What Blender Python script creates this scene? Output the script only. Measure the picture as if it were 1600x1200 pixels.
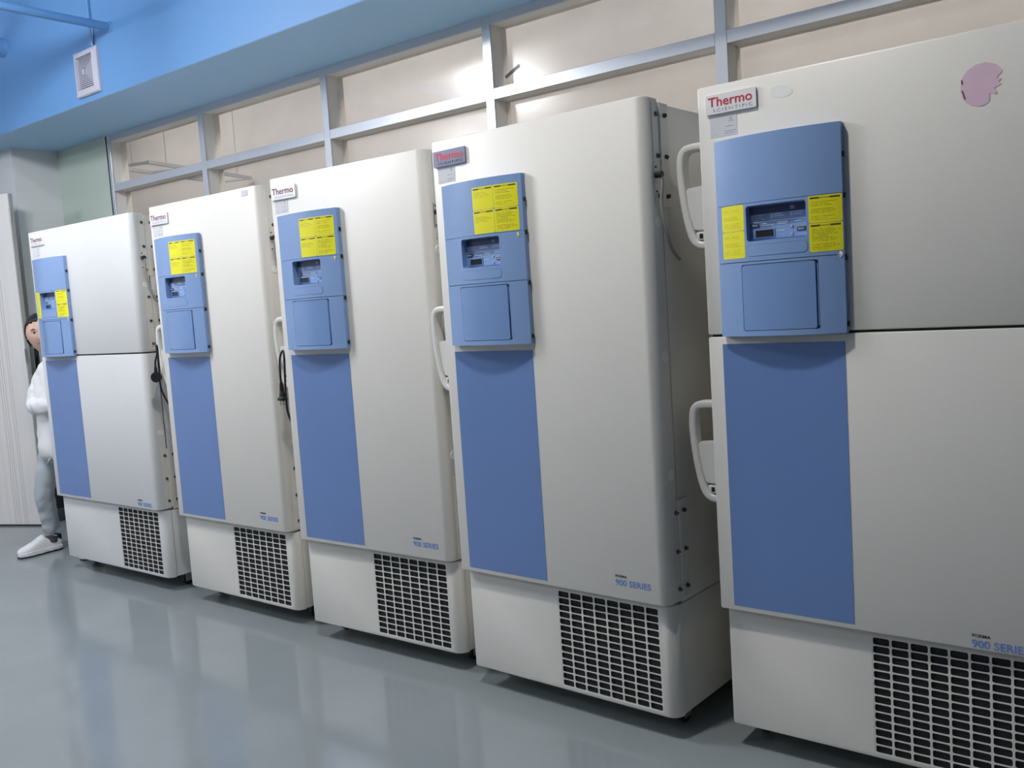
import bpy, bmesh, math, random
from mathutils import Vector, Matrix

random.seed(7)
S = bpy.context.scene
C = S.collection
for o in list(bpy.data.objects):
    bpy.data.objects.remove(o)

# ------------------------------------------------------------------ camera
F_PX = 1442.35
CAM = Vector((2.2349, -2.4462, 1.4081))
YAW, PITCH, ROLL = 0.6709, -0.0893, -0.0659
fw = Vector((-math.sin(YAW) * math.cos(PITCH), math.cos(YAW) * math.cos(PITCH), math.sin(PITCH)))
rt = fw.cross(Vector((0, 0, 1))).normalized()
up = rt.cross(fw)
rt, up = rt * math.cos(ROLL) + up * math.sin(ROLL), -rt * math.sin(ROLL) + up * math.cos(ROLL)
cd = bpy.data.cameras.new('camera')
cd.sensor_fit = 'HORIZONTAL'
cd.sensor_width = 36.0
cd.lens = F_PX / 1600 * 36.0
cd.clip_start = 0.05
cam = bpy.data.objects.new('camera', cd)
C.objects.link(cam)
M = Matrix((rt, up, -fw)).transposed().to_4x4()
M.translation = CAM
cam.matrix_world = M
S.camera = cam

# ------------------------------------------------------------------ world, exposure
W = bpy.data.worlds.new('world')
S.world = W
W.use_nodes = True
W.node_tree.nodes['Background'].inputs[0].default_value = (0.8, 0.86, 1.0, 1)
W.node_tree.nodes['Background'].inputs[1].default_value = 0.05
S.view_settings.view_transform = 'Standard'
S.view_settings.look = 'None'
S.view_settings.gamma = 1.0
S.view_settings.use_curve_mapping = False
S.view_settings.exposure = 0.14

LAMP_A = 125.0    # oblong pendant above the far freezers
LAMP_B = 390.0    # square pendant above the near freezers
LAMP_FILL = 112.0     # added fill pendants out of view, brightening the left side and the fronts
LAMP_BACK_FILL = 28.0  # added unseen lamps that brighten the room behind the glass

# ------------------------------------------------------------------ materials
def srgb(r, g, b):
    f = lambda c: c / 12.92 if c <= 0.04045 else ((c + 0.055) / 1.055) ** 2.4
    return (f(r / 255), f(g / 255), f(b / 255), 1)

MATS = {}
def mat(name, col, rough=0.5, metal=0.0, spec=0.5, bump=0.0, bscale=200.0, var=0.0, vscale=3.0, emit=0.0, coat=0.0):
    if name in MATS:
        return MATS[name]
    m = bpy.data.materials.new(name)
    m.use_nodes = True
    nt = m.node_tree
    b = nt.nodes['Principled BSDF']
    b.inputs['Base Color'].default_value = col
    b.inputs['Roughness'].default_value = rough
    b.inputs['Metallic'].default_value = metal
    b.inputs['Specular IOR Level'].default_value = spec
    b.inputs['Coat Weight'].default_value = coat
    if emit:
        b.inputs['Emission Color'].default_value = col
        b.inputs['Emission Strength'].default_value = emit
    if bump or var:
        tc = nt.nodes.new('ShaderNodeTexCoord')
        if bump:
            n = nt.nodes.new('ShaderNodeTexNoise')
            n.inputs['Scale'].default_value = bscale
            n.inputs['Detail'].default_value = 3
            bp = nt.nodes.new('ShaderNodeBump')
            bp.inputs['Strength'].default_value = bump
            bp.inputs['Distance'].default_value = 0.002
            nt.links.new(tc.outputs['Object'], n.inputs['Vector'])
            nt.links.new(n.outputs['Fac'], bp.inputs['Height'])
            nt.links.new(bp.outputs['Normal'], b.inputs['Normal'])
        if var:
            n2 = nt.nodes.new('ShaderNodeTexNoise')
            n2.inputs['Scale'].default_value = vscale
            n2.inputs['Detail'].default_value = 5
            hs = nt.nodes.new('ShaderNodeMapRange')
            hs.inputs['To Min'].default_value = 1 - var
            hs.inputs['To Max'].default_value = 1 + var
            mx = nt.nodes.new('ShaderNodeVectorMath')
            mx.operation = 'SCALE'
            mx.inputs[0].default_value = col[:3]
            nt.links.new(tc.outputs['Object'], n2.inputs['Vector'])
            nt.links.new(n2.outputs['Fac'], hs.inputs['Value'])
            nt.links.new(hs.outputs['Result'], mx.inputs['Scale'])
            nt.links.new(mx.outputs['Vector'], b.inputs['Base Color'])
    MATS[name] = m
    return m

ENAMEL = mat('enamel_cream', (0.73, 0.705, 0.65, 1), 0.38, bump=0.05, bscale=420, var=0.02, vscale=5)
ENAMEL2 = mat('enamel_white', (0.72, 0.72, 0.71, 1), 0.38, bump=0.05, bscale=420, var=0.02, vscale=5)
PLASTIC = mat('handle_plastic', (0.72, 0.71, 0.67, 1), 0.25)
BLUE = mat('panel_blue', (0.235, 0.365, 0.63, 1), 0.33, bump=0.04, bscale=500)
BLUE_LID = mat('lid_blue', (0.195, 0.325, 0.60, 1), 0.12, coat=0.3)
BLUE_IN = mat('display_blue', (0.17, 0.29, 0.55, 1), 0.3)
STRIPE = mat('stripe_blue', (0.15, 0.25, 0.51, 1), 0.24, var=0.05, vscale=4, bump=0.02, bscale=60)
GASKET = mat('gasket_dark', (0.025, 0.025, 0.025, 1), 0.7)
BLACK = mat('black_plastic', (0.012, 0.012, 0.014, 1), 0.4)
VOID = mat('grille_inside', (0.012, 0.013, 0.015, 1), 0.8, var=0.5, vscale=60)
STEEL = mat('steel', (0.42, 0.42, 0.41, 1), 0.35, metal=0.9)
SCREW = mat('screw_dark', (0.10, 0.095, 0.085, 1), 0.45, metal=0.5)
BADGE = mat('badge_reflect_white', (0.80, 0.80, 0.81, 1), 0.3, metal=0.15)  # silver badge, its bright reflection put into the base colour
BADGE_B = mat('badge_reflect_bluegrey', (0.21, 0.23, 0.33, 1), 0.3, metal=0.3)  # same badge metal with a blue-grey reflection painted into the colour
RED = mat('print_red', (0.50, 0.02, 0.05, 1), 0.5)
RED_B = mat('print_bright_red', (0.80, 0.03, 0.06, 1), 0.4)
MAROON = mat('print_maroon', (0.22, 0.045, 0.06, 1), 0.5)
GREYTXT = mat('print_grey', (0.40, 0.40, 0.42, 1), 0.5)
PALETXT = mat('print_pale', (0.55, 0.52, 0.53, 1), 0.5)
DARKTXT = mat('print_dark', (0.05, 0.05, 0.055, 1), 0.5)
BLUETXT = mat('print_blue', (0.13, 0.26, 0.60, 1), 0.5)
WHITETXT = mat('print_white', (0.62, 0.68, 0.80, 1), 0.5)
LABEL = mat('label_white', (0.63, 0.63, 0.65, 1), 0.45)
PINK = mat('pink_residue', (0.70, 0.50, 0.60, 1), 0.8, var=0.06, vscale=20, bump=0.3, bscale=90)
PALEMARK = mat('pale_residue', (0.82, 0.81, 0.78, 1), 0.6)
LCD = mat('lcd', (0.02, 0.022, 0.018, 1), 0.12)
CABLE_G = mat('cable_grey', (0.36, 0.35, 0.33, 1), 0.5)
ALU = mat('aluminium_paint', (0.56, 0.59, 0.64, 1), 0.32, metal=0.35)
JAMB = mat('jamb_white', (0.74, 0.73, 0.70, 1), 0.45)
WALLW = mat('wall_white', (0.68, 0.69, 0.70, 1), 0.7, bump=0.1, bscale=120)
WALLDIM = mat('wall_grey', (0.24, 0.24, 0.235, 1), 0.75, bump=0.1, bscale=120)
WALLG = mat('wall_pale_green', (0.52, 0.60, 0.53, 1), 0.7, bump=0.1, bscale=120)
WALLBEIGE = mat('wall_beige', (0.62, 0.55, 0.485, 1), 0.8, var=0.04, vscale=1.2)
CEILB = mat('ceiling_blue', (0.125, 0.30, 0.58, 1), 0.55, bump=0.12, bscale=90, var=0.03, vscale=2)
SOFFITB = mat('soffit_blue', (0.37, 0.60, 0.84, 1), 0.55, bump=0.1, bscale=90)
VENTW = mat('vent_white', (0.50, 0.50, 0.57, 1), 0.5)
VENTD = mat('vent_inside', (0.10, 0.11, 0.16, 1), 0.7)
TAPE = mat('tape_grey', (0.42, 0.41, 0.39, 1), 0.5)
SKIN = mat('skin', (0.62, 0.40, 0.31, 1), 0.5)
HAIR = mat('hair', (0.012, 0.010, 0.010, 1), 0.4)
JACKET = mat('jacket_white', (0.80, 0.80, 0.80, 1), 0.7, bump=0.5, bscale=14)
TROUS = mat('trousers_grey', (0.44, 0.48, 0.52, 1), 0.8, bump=0.3, bscale=18)
SHOEW = mat('shoe_white', (0.78, 0.78, 0.78, 1), 0.45)
EYEW = mat('eye_white', (0.7, 0.68, 0.66, 1), 0.3)
LIP = mat('lip', (0.45, 0.16, 0.14, 1), 0.45)
BINBLK = mat('bin_black', (0.010, 0.010, 0.011, 1), 0.5)
BINGREY = mat('bin_grey', (0.05, 0.05, 0.055, 1), 0.6)

def floor_material():
    m = bpy.data.materials.new('floor_epoxy')
    m.use_nodes = True
    nt = m.node_tree
    b = nt.nodes['Principled BSDF']
    tc = nt.nodes.new('ShaderNodeTexCoord')
    n = nt.nodes.new('ShaderNodeTexNoise')
    n.inputs['Scale'].default_value = 1.6
    n.inputs['Detail'].default_value = 6
    cr = nt.nodes.new('ShaderNodeValToRGB')
    cr.color_ramp.elements[0].position = 0.3
    cr.color_ramp.elements[0].color = (0.245, 0.275, 0.280, 1)
    cr.color_ramp.elements[1].position = 0.7
    cr.color_ramp.elements[1].color = (0.285, 0.312, 0.317, 1)
    nt.links.new(tc.outputs['Object'], n.inputs['Vector'])
    nt.links.new(n.outputs['Fac'], cr.inputs['Fac'])
    # thin pale scratches
    mp = nt.nodes.new('ShaderNodeMapping')
    mp.inputs['Rotation'].default_value = (0, 0, 0.6)
    mp.inputs['Scale'].default_value = (0.8, 9.0, 1)
    n3 = nt.nodes.new('ShaderNodeTexNoise')
    n3.inputs['Scale'].default_value = 2.2
    n3.inputs['Detail'].default_value = 8
    n3.inputs['Roughness'].default_value = 0.7
    cr3 = nt.nodes.new('ShaderNodeValToRGB')
    cr3.color_ramp.elements[0].position = 0.70
    cr3.color_ramp.elements[0].color = (0, 0, 0, 1)
    cr3.color_ramp.elements[1].position = 0.74
    cr3.color_ramp.elements[1].color = (0.5, 0.5, 0.5, 1)
    nt.links.new(tc.outputs['Object'], mp.inputs['Vector'])
    nt.links.new(mp.outputs['Vector'], n3.inputs['Vector'])
    nt.links.new(n3.outputs['Fac'], cr3.inputs['Fac'])
    mx = nt.nodes.new('ShaderNodeMix')
    mx.data_type = 'RGBA'
    mx.inputs['B'].default_value = (0.34, 0.38, 0.39, 1)
    nt.links.new(cr3.outputs['Color'], mx.inputs['Factor'])
    nt.links.new(cr.outputs['Color'], mx.inputs['A'])
    nt.links.new(mx.outputs['Result'], b.inputs['Base Color'])
    n2 = nt.nodes.new('ShaderNodeTexNoise')
    n2.inputs['Scale'].default_value = 5
    n2.inputs['Detail'].default_value = 4
    mr = nt.nodes.new('ShaderNodeMapRange')
    mr.inputs['To Min'].default_value = 0.05
    mr.inputs['To Max'].default_value = 0.17
    nt.links.new(tc.outputs['Object'], n2.inputs['Vector'])
    nt.links.new(n2.outputs['Fac'], mr.inputs['Value'])
    nt.links.new(mr.outputs['Result'], b.inputs['Roughness'])
    b.inputs['Specular IOR Level'].default_value = 0.6
    return m

def glass_material():
    m = bpy.data.materials.new('window_glass')
    m.use_nodes = True
    nt = m.node_tree
    nt.nodes.clear()
    out = nt.nodes.new('ShaderNodeOutputMaterial')
    tr = nt.nodes.new('ShaderNodeBsdfTransparent')
    tr.inputs['Color'].default_value = (0.93, 0.92, 0.90, 1)
    g1 = nt.nodes.new('ShaderNodeBsdfGlossy')
    g1.inputs['Roughness'].default_value = 0.02
    g2 = nt.nodes.new('ShaderNodeBsdfGlossy')
    g2.inputs['Roughness'].default_value = 0.20
    df = nt.nodes.new('ShaderNodeBsdfDiffuse')
    df.inputs['Color'].default_value = (0.62, 0.58, 0.54, 1)
    fr = nt.nodes.new('ShaderNodeFresnel')
    fr.inputs['IOR'].default_value = 1.8
    tc = nt.nodes.new('ShaderNodeTexCoord')
    ns = nt.nodes.new('ShaderNodeTexNoise')
    ns.inputs['Scale'].default_value = 4
    ns.inputs['Detail'].default_value = 6
    mr = nt.nodes.new('ShaderNodeMapRange')
    mr.inputs['To Min'].default_value = 0.06
    mr.inputs['To Max'].default_value = 0.22
    nt.links.new(tc.outputs['Object'], ns.inputs['Vector'])
    nt.links.new(ns.outputs['Fac'], mr.inputs['Value'])
    mg = nt.nodes.new('ShaderNodeMixShader')          # sharp against hazy reflection (dusty pane)
    mg.inputs[0].default_value = 0.6
    nt.links.new(g1.outputs[0], mg.inputs[1])
    nt.links.new(g2.outputs[0], mg.inputs[2])
    md = nt.nodes.new('ShaderNodeMixShader')          # dust film
    nt.links.new(mr.outputs['Result'], md.inputs[0])
    nt.links.new(tr.outputs[0], md.inputs[1])
    nt.links.new(df.outputs[0], md.inputs[2])
    mf = nt.nodes.new('ShaderNodeMixShader')
    geo = nt.nodes.new('ShaderNodeNewGeometry')       # the sheet does not refract: only its outer faces reflect
    inv = nt.nodes.new('ShaderNodeMath')
    inv.operation = 'SUBTRACT'
    inv.inputs[0].default_value = 1.0
    nt.links.new(geo.outputs['Backfacing'], inv.inputs[1])
    mul = nt.nodes.new('ShaderNodeMath')
    mul.operation = 'MULTIPLY'
    nt.links.new(fr.outputs[0], mul.inputs[0])
    nt.links.new(inv.outputs[0], mul.inputs[1])
    nt.links.new(mul.outputs[0], mf.inputs[0])
    nt.links.new(md.outputs[0], mf.inputs[1])
    nt.links.new(mg.outputs[0], mf.inputs[2])
    nt.links.new(mf.outputs[0], out.inputs['Surface'])
    return m

def door_material():
    m = bpy.data.materials.new('door_laminate')
    m.use_nodes = True
    nt = m.node_tree
    b = nt.nodes['Principled BSDF']
    tc = nt.nodes.new('ShaderNodeTexCoord')
    mp = nt.nodes.new('ShaderNodeMapping')
    mp.inputs['Scale'].default_value = (42, 1, 0.5)
    n = nt.nodes.new('ShaderNodeTexNoise')
    n.inputs['Scale'].default_value = 1.0
    n.inputs['Detail'].default_value = 4
    cr = nt.nodes.new('ShaderNodeValToRGB')
    cr.color_ramp.elements[0].position = 0.3
    cr.color_ramp.elements[0].color = (0.76, 0.735, 0.705, 1)
    cr.color_ramp.elements[1].position = 0.6
    cr.color_ramp.elements[1].color = (0.80, 0.775, 0.745, 1)
    nt.links.new(tc.outputs['Object'], mp.inputs['Vector'])
    nt.links.new(mp.outputs['Vector'], n.inputs['Vector'])
    nt.links.new(n.outputs['Fac'], cr.inputs['Fac'])
    nt.links.new(cr.outputs['Color'], b.inputs['Base Color'])
    b.inputs['Roughness'].default_value = 0.5
    return m

def sticker_material(name, rows, gaps, seed, header=True, strength=0.55):
    """yellow paper with a dark header bar and rows of small illegible print"""
    m = bpy.data.materials.new(name)
    m.use_nodes = True
    nt = m.node_tree
    L = nt.links.new
    b = nt.nodes['Principled BSDF']
    b.inputs['Roughness'].default_value = 0.45
    tc = nt.nodes.new('ShaderNodeTexCoord')
    sp = nt.nodes.new('ShaderNodeSeparateXYZ')
    L(tc.outputs['Generated'], sp.inputs[0])
    def math_(op, a, bb=None, cc=None):
        n = nt.nodes.new('ShaderNodeMath')
        n.operation = op
        for i, v in enumerate((a, bb, cc)):
            if v is None:
                continue
            if isinstance(v, (int, float)):
                n.inputs[i].default_value = v
            else:
                L(v, n.inputs[i])
        return n.outputs[0]
    x, z = sp.outputs['X'], sp.outputs['Z']
    rz = math_('MULTIPLY', z, rows)
    row = math_('FLOOR', rz)
    fr = math_('FRACT', rz)
    inrow = math_('MULTIPLY', math_('GREATER_THAN', fr, 0.3), math_('LESS_THAN', fr, 0.75))
    cb = nt.nodes.new('ShaderNodeCombineXYZ')
    L(math_('MULTIPLY', x, 16), cb.inputs[0])
    L(math_('MULTIPLY', row, 3.7), cb.inputs[1])
    cb.inputs[2].default_value = seed
    ns = nt.nodes.new('ShaderNodeTexNoise')
    ns.inputs['Scale'].default_value = 1.4
    ns.inputs['Detail'].default_value = 3
    L(cb.outputs[0], ns.inputs['Vector'])
    word = math_('GREATER_THAN', ns.outputs['Fac'], 0.43)
    wn = nt.nodes.new('ShaderNodeTexWhiteNoise')
    wn.noise_dimensions = '1D'
    L(math_('ADD', row, seed), wn.inputs['W'])
    right = math_('ADD', 0.55, math_('MULTIPLY', wn.outputs['Value'], 0.38))
    inside = math_('MULTIPLY', math_('GREATER_THAN', x, 0.08), math_('LESS_THAN', x, right))
    t = math_('MULTIPLY', math_('MULTIPLY', inrow, word), inside)
    t = math_('MULTIPLY', t, math_('LESS_THAN', z, 0.82))
    t = math_('MULTIPLY', t, math_('GREATER_THAN', z, gaps[0]))
    for g0, g1 in gaps[1:]:
        keep = math_('SUBTRACT', 1.0, math_('MULTIPLY', math_('GREATER_THAN', z, g0), math_('LESS_THAN', z, g1)))
        t = math_('MULTIPLY', t, keep)
    t = math_('MULTIPLY', t, strength)
    if header:
        hb = math_('MULTIPLY', math_('GREATER_THAN', z, 0.885), math_('LESS_THAN', z, 0.945))
        hb = math_('MULTIPLY', hb, math_('MULTIPLY', math_('GREATER_THAN', x, 0.05), math_('LESS_THAN', x, 0.94)))
        hm = math_('MULTIPLY', math_('GREATER_THAN', x, 0.33), math_('LESS_THAN', x, 0.64))
        hb = math_('MULTIPLY', hb, math_('SUBTRACT', 1.0, math_('MULTIPLY', hm, 0.55)))
        t = math_('MAXIMUM', t, hb)
    mx = nt.nodes.new('ShaderNodeMix')
    mx.data_type = 'RGBA'
    mx.inputs['A'].default_value = (0.86, 0.80, 0.012, 1)
    mx.inputs['B'].default_value = (0.06, 0.045, 0.01, 1)
    L(t, mx.inputs['Factor'])
    L(mx.outputs['Result'], b.inputs['Base Color'])
    return m

FLOOR = floor_material()
GLASS = glass_material()
DOORL = door_material()
STK_SHORT = sticker_material('sticker_short_text', 15, [0.55], 1.0, True, 0.35)
STK_SHORT2 = sticker_material('sticker_short_text_b', 15, [0.48, (0.72, 0.80)], 4.0, True, 0.4)
STK_LONG = sticker_material('sticker_long_text', 15, [0.10, (0.52, 0.60), (0.28, 0.36)], 2.0, True, 0.5)
STK_LONG2 = sticker_material('sticker_dense_text', 17, [0.05, (0.30, 0.34)], 3.0, True, 0.55)
STK_PLAIN = sticker_material('sticker_faint_text', 12, [0.12, (0.60, 0.72), (0.30, 0.44)], 5.0, False, 0.3)

# ------------------------------------------------------------------ mesh helpers
def new_obj(name, me, parent=None):
    o = bpy.data.objects.new(name, me)
    C.objects.link(o)
    if parent is not None:
        o.parent = parent
    return o

def finish(bm, name, m, smooth=True, angle=35):
    me = bpy.data.meshes.new(name)
    bmesh.ops.recalc_face_normals(bm, faces=bm.faces)
    bm.to_mesh(me)
    bm.free()
    if m is not None:
        me.materials.append(m)
    if smooth and len(me.polygons):
        me.polygons.foreach_set('use_smooth', [True] * len(me.polygons))
        me.set_sharp_from_angle(angle=math.radians(angle))
    return me

def obj(name, bm, m, parent=None, smooth=True, angle=35):
    return new_obj(name, finish(bm, name, m, smooth, angle), parent)

def tag(o, label=None, cat=None, group=None, kind=None):
    if label: o['label'] = label
    if cat: o['category'] = cat
    if group: o['group'] = group
    if kind: o['kind'] = kind
    return o

def struct(o):
    o['kind'] = 'structure'
    return o

def add_box(bm, x0, x1, y0, y1, z0, z1, bev=0.0, seg=2):
    r = bmesh.ops.create_cube(bm, size=1.0)
    for v in r['verts']:
        v.co = Vector(((x0 + x1) / 2 + v.co.x * (x1 - x0), (y0 + y1) / 2 + v.co.y * (y1 - y0), (z0 + z1) / 2 + v.co.z * (z1 - z0)))
    if bev > 0:
        es = list({e for v in r['verts'] for e in v.link_edges})
        bmesh.ops.bevel(bm, geom=es, offset=bev, segments=seg, affect='EDGES', profile=0.5)
    return bm

def box(x0, x1, y0, y1, z0, z1, bev=0.0, seg=2):
    return add_box(bmesh.new(), x0, x1, y0, y1, z0, z1, bev, seg)

def add_cyl(bm, p0, p1, r0, r1=None, n=16, caps=True):
    if r1 is None: r1 = r0
    p0, p1 = Vector(p0), Vector(p1)
    d = p1 - p0
    q = Vector((0, 0, 1)).rotation_difference(d.normalized())
    mt = Matrix.Translation((p0 + p1) / 2) @ q.to_matrix().to_4x4()
    bmesh.ops.create_cone(bm, cap_ends=caps, segments=n, radius1=r0, radius2=r1, depth=d.length, matrix=mt)
    return bm

def cyl(p0, p1, r0, r1=None, n=16):
    return add_cyl(bmesh.new(), p0, p1, r0, r1, n)

def catmull(pts, n=8):
    pts = [Vector(p) for p in pts]
    if len(pts) < 3:
        return pts
    P = [2 * pts[0] - pts[1]] + pts + [2 * pts[-1] - pts[-2]]
    out = []
    for i in range(1, len(P) - 2):
        a, b, c, d = P[i - 1:i + 3]
        for k in range(n):
            t = k / n
            out.append(0.5 * ((2 * b) + (c - a) * t + (2 * a - 5 * b + 4 * c - d) * t * t + (3 * b - a - 3 * c + d) * t ** 3))
    out.append(pts[-1])
    return out

def add_tube(bm, pts, r, n=10, closed_ends=True):
    pts = [Vector(p) for p in pts]
    rings = []
    ref = Vector((0.3, 0.8, 0.52)).normalized()
    for i, p in enumerate(pts):
        t = (pts[min(i + 1, len(pts) - 1)] - pts[max(i - 1, 0)]).normalized()
        a = t.cross(ref).normalized()
        b = t.cross(a)
        rr = r[i] if isinstance(r, (list, tuple)) else r
        rings.append([bm.verts.new(p + (a * math.cos(2 * math.pi * k / n) + b * math.sin(2 * math.pi * k / n)) * rr) for k in range(n)])
    for A, B in zip(rings, rings[1:]):
        for k in range(n):
            bm.faces.new((A[k], A[(k + 1) % n], B[(k + 1) % n], B[k]))
    if closed_ends:
        bm.faces.new(rings[0][::-1])
        bm.faces.new(rings[-1])
    return bm

def tube(pts, r, n=10):
    return add_tube(bmesh.new(), pts, r, n)

def arc(cx, cy, r, a0, a1, n):
    return [(cx + r * math.cos(math.radians(a0 + (a1 - a0) * i / n)), cy + r * math.sin(math.radians(a0 + (a1 - a0) * i / n))) for i in range(n + 1)]

def prism_z(poly, z0, z1, bev=0.0, seg=2):
    """plan polygon extruded upwards; top and bottom rims bevelled"""
    bm = bmesh.new()
    vs = [bm.verts.new((x, y, z0)) for x, y in poly]
    f = bm.faces.new(vs)
    r = bmesh.ops.extrude_face_region(bm, geom=[f])
    tv = [g for g in r['geom'] if isinstance(g, bmesh.types.BMVert)]
    for v in tv:
        v.co.z = z1
    if bev:
        es = [e for e in bm.edges if abs(e.verts[0].co.z - e.verts[1].co.z) < 1e-6]
        bmesh.ops.bevel(bm, geom=es, offset=bev, segments=seg, affect='EDGES', profile=0.5)
    return bm

def rrect(x0, x1, z0, z1, r, n=4):
    return arc(x1 - r, z1 - r, r, 0, 90, n) + arc(x0 + r, z1 - r, r, 90, 180, n) + arc(x0 + r, z0 + r, r, 180, 270, n) + arc(x1 - r, z0 + r, r, 270, 360, n)

def prism_y(poly, y0, y1):
    """outline in x,z extruded along y"""
    bm = bmesh.new()
    a = [bm.verts.new((x, y0, z)) for x, z in poly]
    b = [bm.verts.new((x, y1, z)) for x, z in poly]
    bm.faces.new(a)
    bm.faces.new(b[::-1])
    n = len(poly)
    for i in range(n):
        bm.faces.new((a[i], b[i], b[(i + 1) % n], a[(i + 1) % n]))
    return bm

def bool_diff(me, cutters):
    """cut solid meshes out of a solid mesh, return a new mesh"""
    o = bpy.data.objects.new('tmp', me)
    C.objects.link(o)
    tmp = [o]
    for c in cutters:
        k = bpy.data.objects.new('tmpc', c)
        C.objects.link(k)
        tmp.append(k)
        md = o.modifiers.new('b', 'BOOLEAN')
        md.operation = 'DIFFERENCE'
        md.solver = 'EXACT'
        md.object = k
    dg = bpy.context.evaluated_depsgraph_get()
    dg.update()
    r = bpy.data.meshes.new_from_object(o.evaluated_get(dg))
    for t in tmp:
        bpy.data.objects.remove(t)
    r.polygons.foreach_set('use_smooth', [True] * len(r.polygons))
    r.set_sharp_from_angle(angle=math.radians(30))
    return r

TEXTS = {}
def text_mesh(s, width, height, m, bold=0.0, depth=0.0006, spacing=1.0):
    """lettering lying in the x,z plane facing -y, lower left corner at the origin"""
    key = (s, width, height, m.name, bold)
    if key in TEXTS:
        return TEXTS[key]
    cu = bpy.data.curves.new('txt', 'FONT')
    cu.body = s
    cu.size = 1
    cu.offset = bold
    cu.extrude = 0.01
    cu.resolution_u = 3
    cu.space_character = spacing
    o = bpy.data.objects.new('txt', cu)
    C.objects.link(o)
    dg = bpy.context.evaluated_depsgraph_get()
    dg.update()
    me = bpy.data.meshes.new_from_object(o.evaluated_get(dg))
    bpy.data.objects.remove(o)
    xs = [v.co.x for v in me.vertices]
    ys = [v.co.y for v in me.vertices]
    x0, x1, y0, y1 = min(xs), max(xs), min(ys), max(ys)
    for v in me.vertices:
        x, y, z = v.co
        v.co = ((x - x0) / (x1 - x0) * width, -z / 0.01 * depth / 2, (y - y0) / (y1 - y0) * height)
    me.materials.clear()
    me.materials.append(m)
    TEXTS[key] = me
    return me

def text(name, s, x, y, z, width, height, m, parent, bold=0.0, spacing=1.0):
    o = new_obj(name, text_mesh(s, width, height, m, bold, spacing=spacing), parent)
    o.location = (x, y, z)
    return o

# ------------------------------------------------------------------ the room
YW = 1.12           # window wall, front of the frame
ZT = 2.775          # underside of the bulkhead
YB = 0.525          # front of the bulkhead
XN = -4.89          # pier beside the window wall
XL = -5.45          # left wall with the doorway
XR = 7.5
YF = -5.2
ZC = 4.15

struct(obj('floor', box(-7.0, XR, YF, 4.6, -0.1, 0.0), FLOOR, smooth=False))
struct(obj('ceiling', box(-7.0, XR, YF, YB + 0.3, ZC, ZC + 0.1), CEILB, smooth=False))
bm = box(-7.0, XR, YB, YW + 0.2, ZT, ZC + 0.05)
bk = obj('ceiling_bulkhead', bm, CEILB, smooth=False)
struct(bk)
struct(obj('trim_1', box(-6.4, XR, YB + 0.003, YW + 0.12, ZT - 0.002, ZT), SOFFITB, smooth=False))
struct(obj('wall_right', box(XR, XR + 0.1, YF, YW, 0, ZC), WALLDIM, smooth=False))
struct(obj('wall_front', box(-7.0, XR, YF - 0.1, YF, 0, ZC), WALLDIM, smooth=False))
# left wall with a doorway, a niche behind it
bm = bmesh.new()
add_box(bm, XL - 0.12, XL, YF, -0.70, 0, ZC)
add_box(bm, XL - 0.12, XL, -0.70, 0.22, 2.42, ZC)
add_box(bm, XL - 0.12, XL, 0.22, 0.78, 0, ZC)
struct(obj('wall_left', bm, WALLW, smooth=False))
struct(obj('wall_pier', box(XL - 0.12, XN, 0.78, YW + 0.1, 0, ZT), WALLW, smooth=False))
struct(obj('wall_corridor', box(-6.6, -6.5, YF, 1.2, 0, ZC), WALLW, smooth=False))
XE = -4.155
struct(obj('wall_back', box(XN - 0.05, XE, YW, YW + 0.12, 0, ZT), WALLG, smooth=False))
struct(obj('wall_parapet', box(XE, XR, YW, YW + 0.12, 0, 0.9), WALLG, smooth=False))

# glazed partition: one window of mullions, rails and panes
win = bpy.data.objects.new('window_1', None)
C.objects.link(win)
win.location = (0, YW, 0)
struct(win)
tag(win, 'long aluminium framed glass partition above the freezers')
def lb(name, x0, x1, y0, y1, z0, z1, m, bev=0.0015):
    return obj(name, box(x0, x1, y0, y1, z0, z1, bev, 1), m, win, smooth=False)
FW = 0.052
GY = 0.085
MX = [XE + 0.01, -3.0, -1.805, -0.615, 0.59, 1.79, 2.99, 4.19, XR]
ZS = [0.9, 1.55, 2.405, ZT]
for i, x in enumerate(MX):
    lb('mullion', x - FW / 2, x + FW / 2, 0, 0.012, 0.9, ZT, ALU)
    lb('jamb', x - FW / 2 + 0.003, x + FW / 2 - 0.001, 0.0125, 0.13, 0.9, ZT, JAMB)
for a, b in zip(MX, MX[1:]):
    for z in ZS:
        z0, z1 = z - FW / 2, z + FW / 2
        if z == ZT: z0, z1 = ZT - 0.045, ZT
        if z == 0.9: z0, z1 = 0.9, 0.95
        lb('rail', a + FW / 2, b - FW / 2, 0.0005, 0.013, z0, z1, ALU)
        lb('rail_lining', a + FW / 2, b - FW / 2, 0.0135, 0.13, z0 + 0.002, z1 - 0.002, JAMB)
    for z0, z1 in zip(ZS, ZS[1:]):
        p = obj('pane', box(a + FW / 2 - 0.004, b - FW / 2 + 0.004, GY, GY + 0.006, z0 + 0.02, z1 - 0.02), GLASS, win, smooth=False)

# the room behind the glass
struct(obj('wall_back_room_far', box(-7.0, XR, 2.7, 2.8, 0, 3.9), WALLBEIGE, smooth=False))
struct(obj('wall_back_room_left', box(-7.0, -6.9, YW + 0.2, 2.7, 0, 3.9), WALLBEIGE, smooth=False))
struct(obj('wall_back_room_right', box(XR, XR + 0.1, YW, 2.7, 0, 3.9), WALLBEIGE, smooth=False))
struct(obj('ceiling_back_room', box(-7.0, XR, YW + 0.2, 2.8, 3.9, 4.0), WALLBEIGE, smooth=False))

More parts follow.
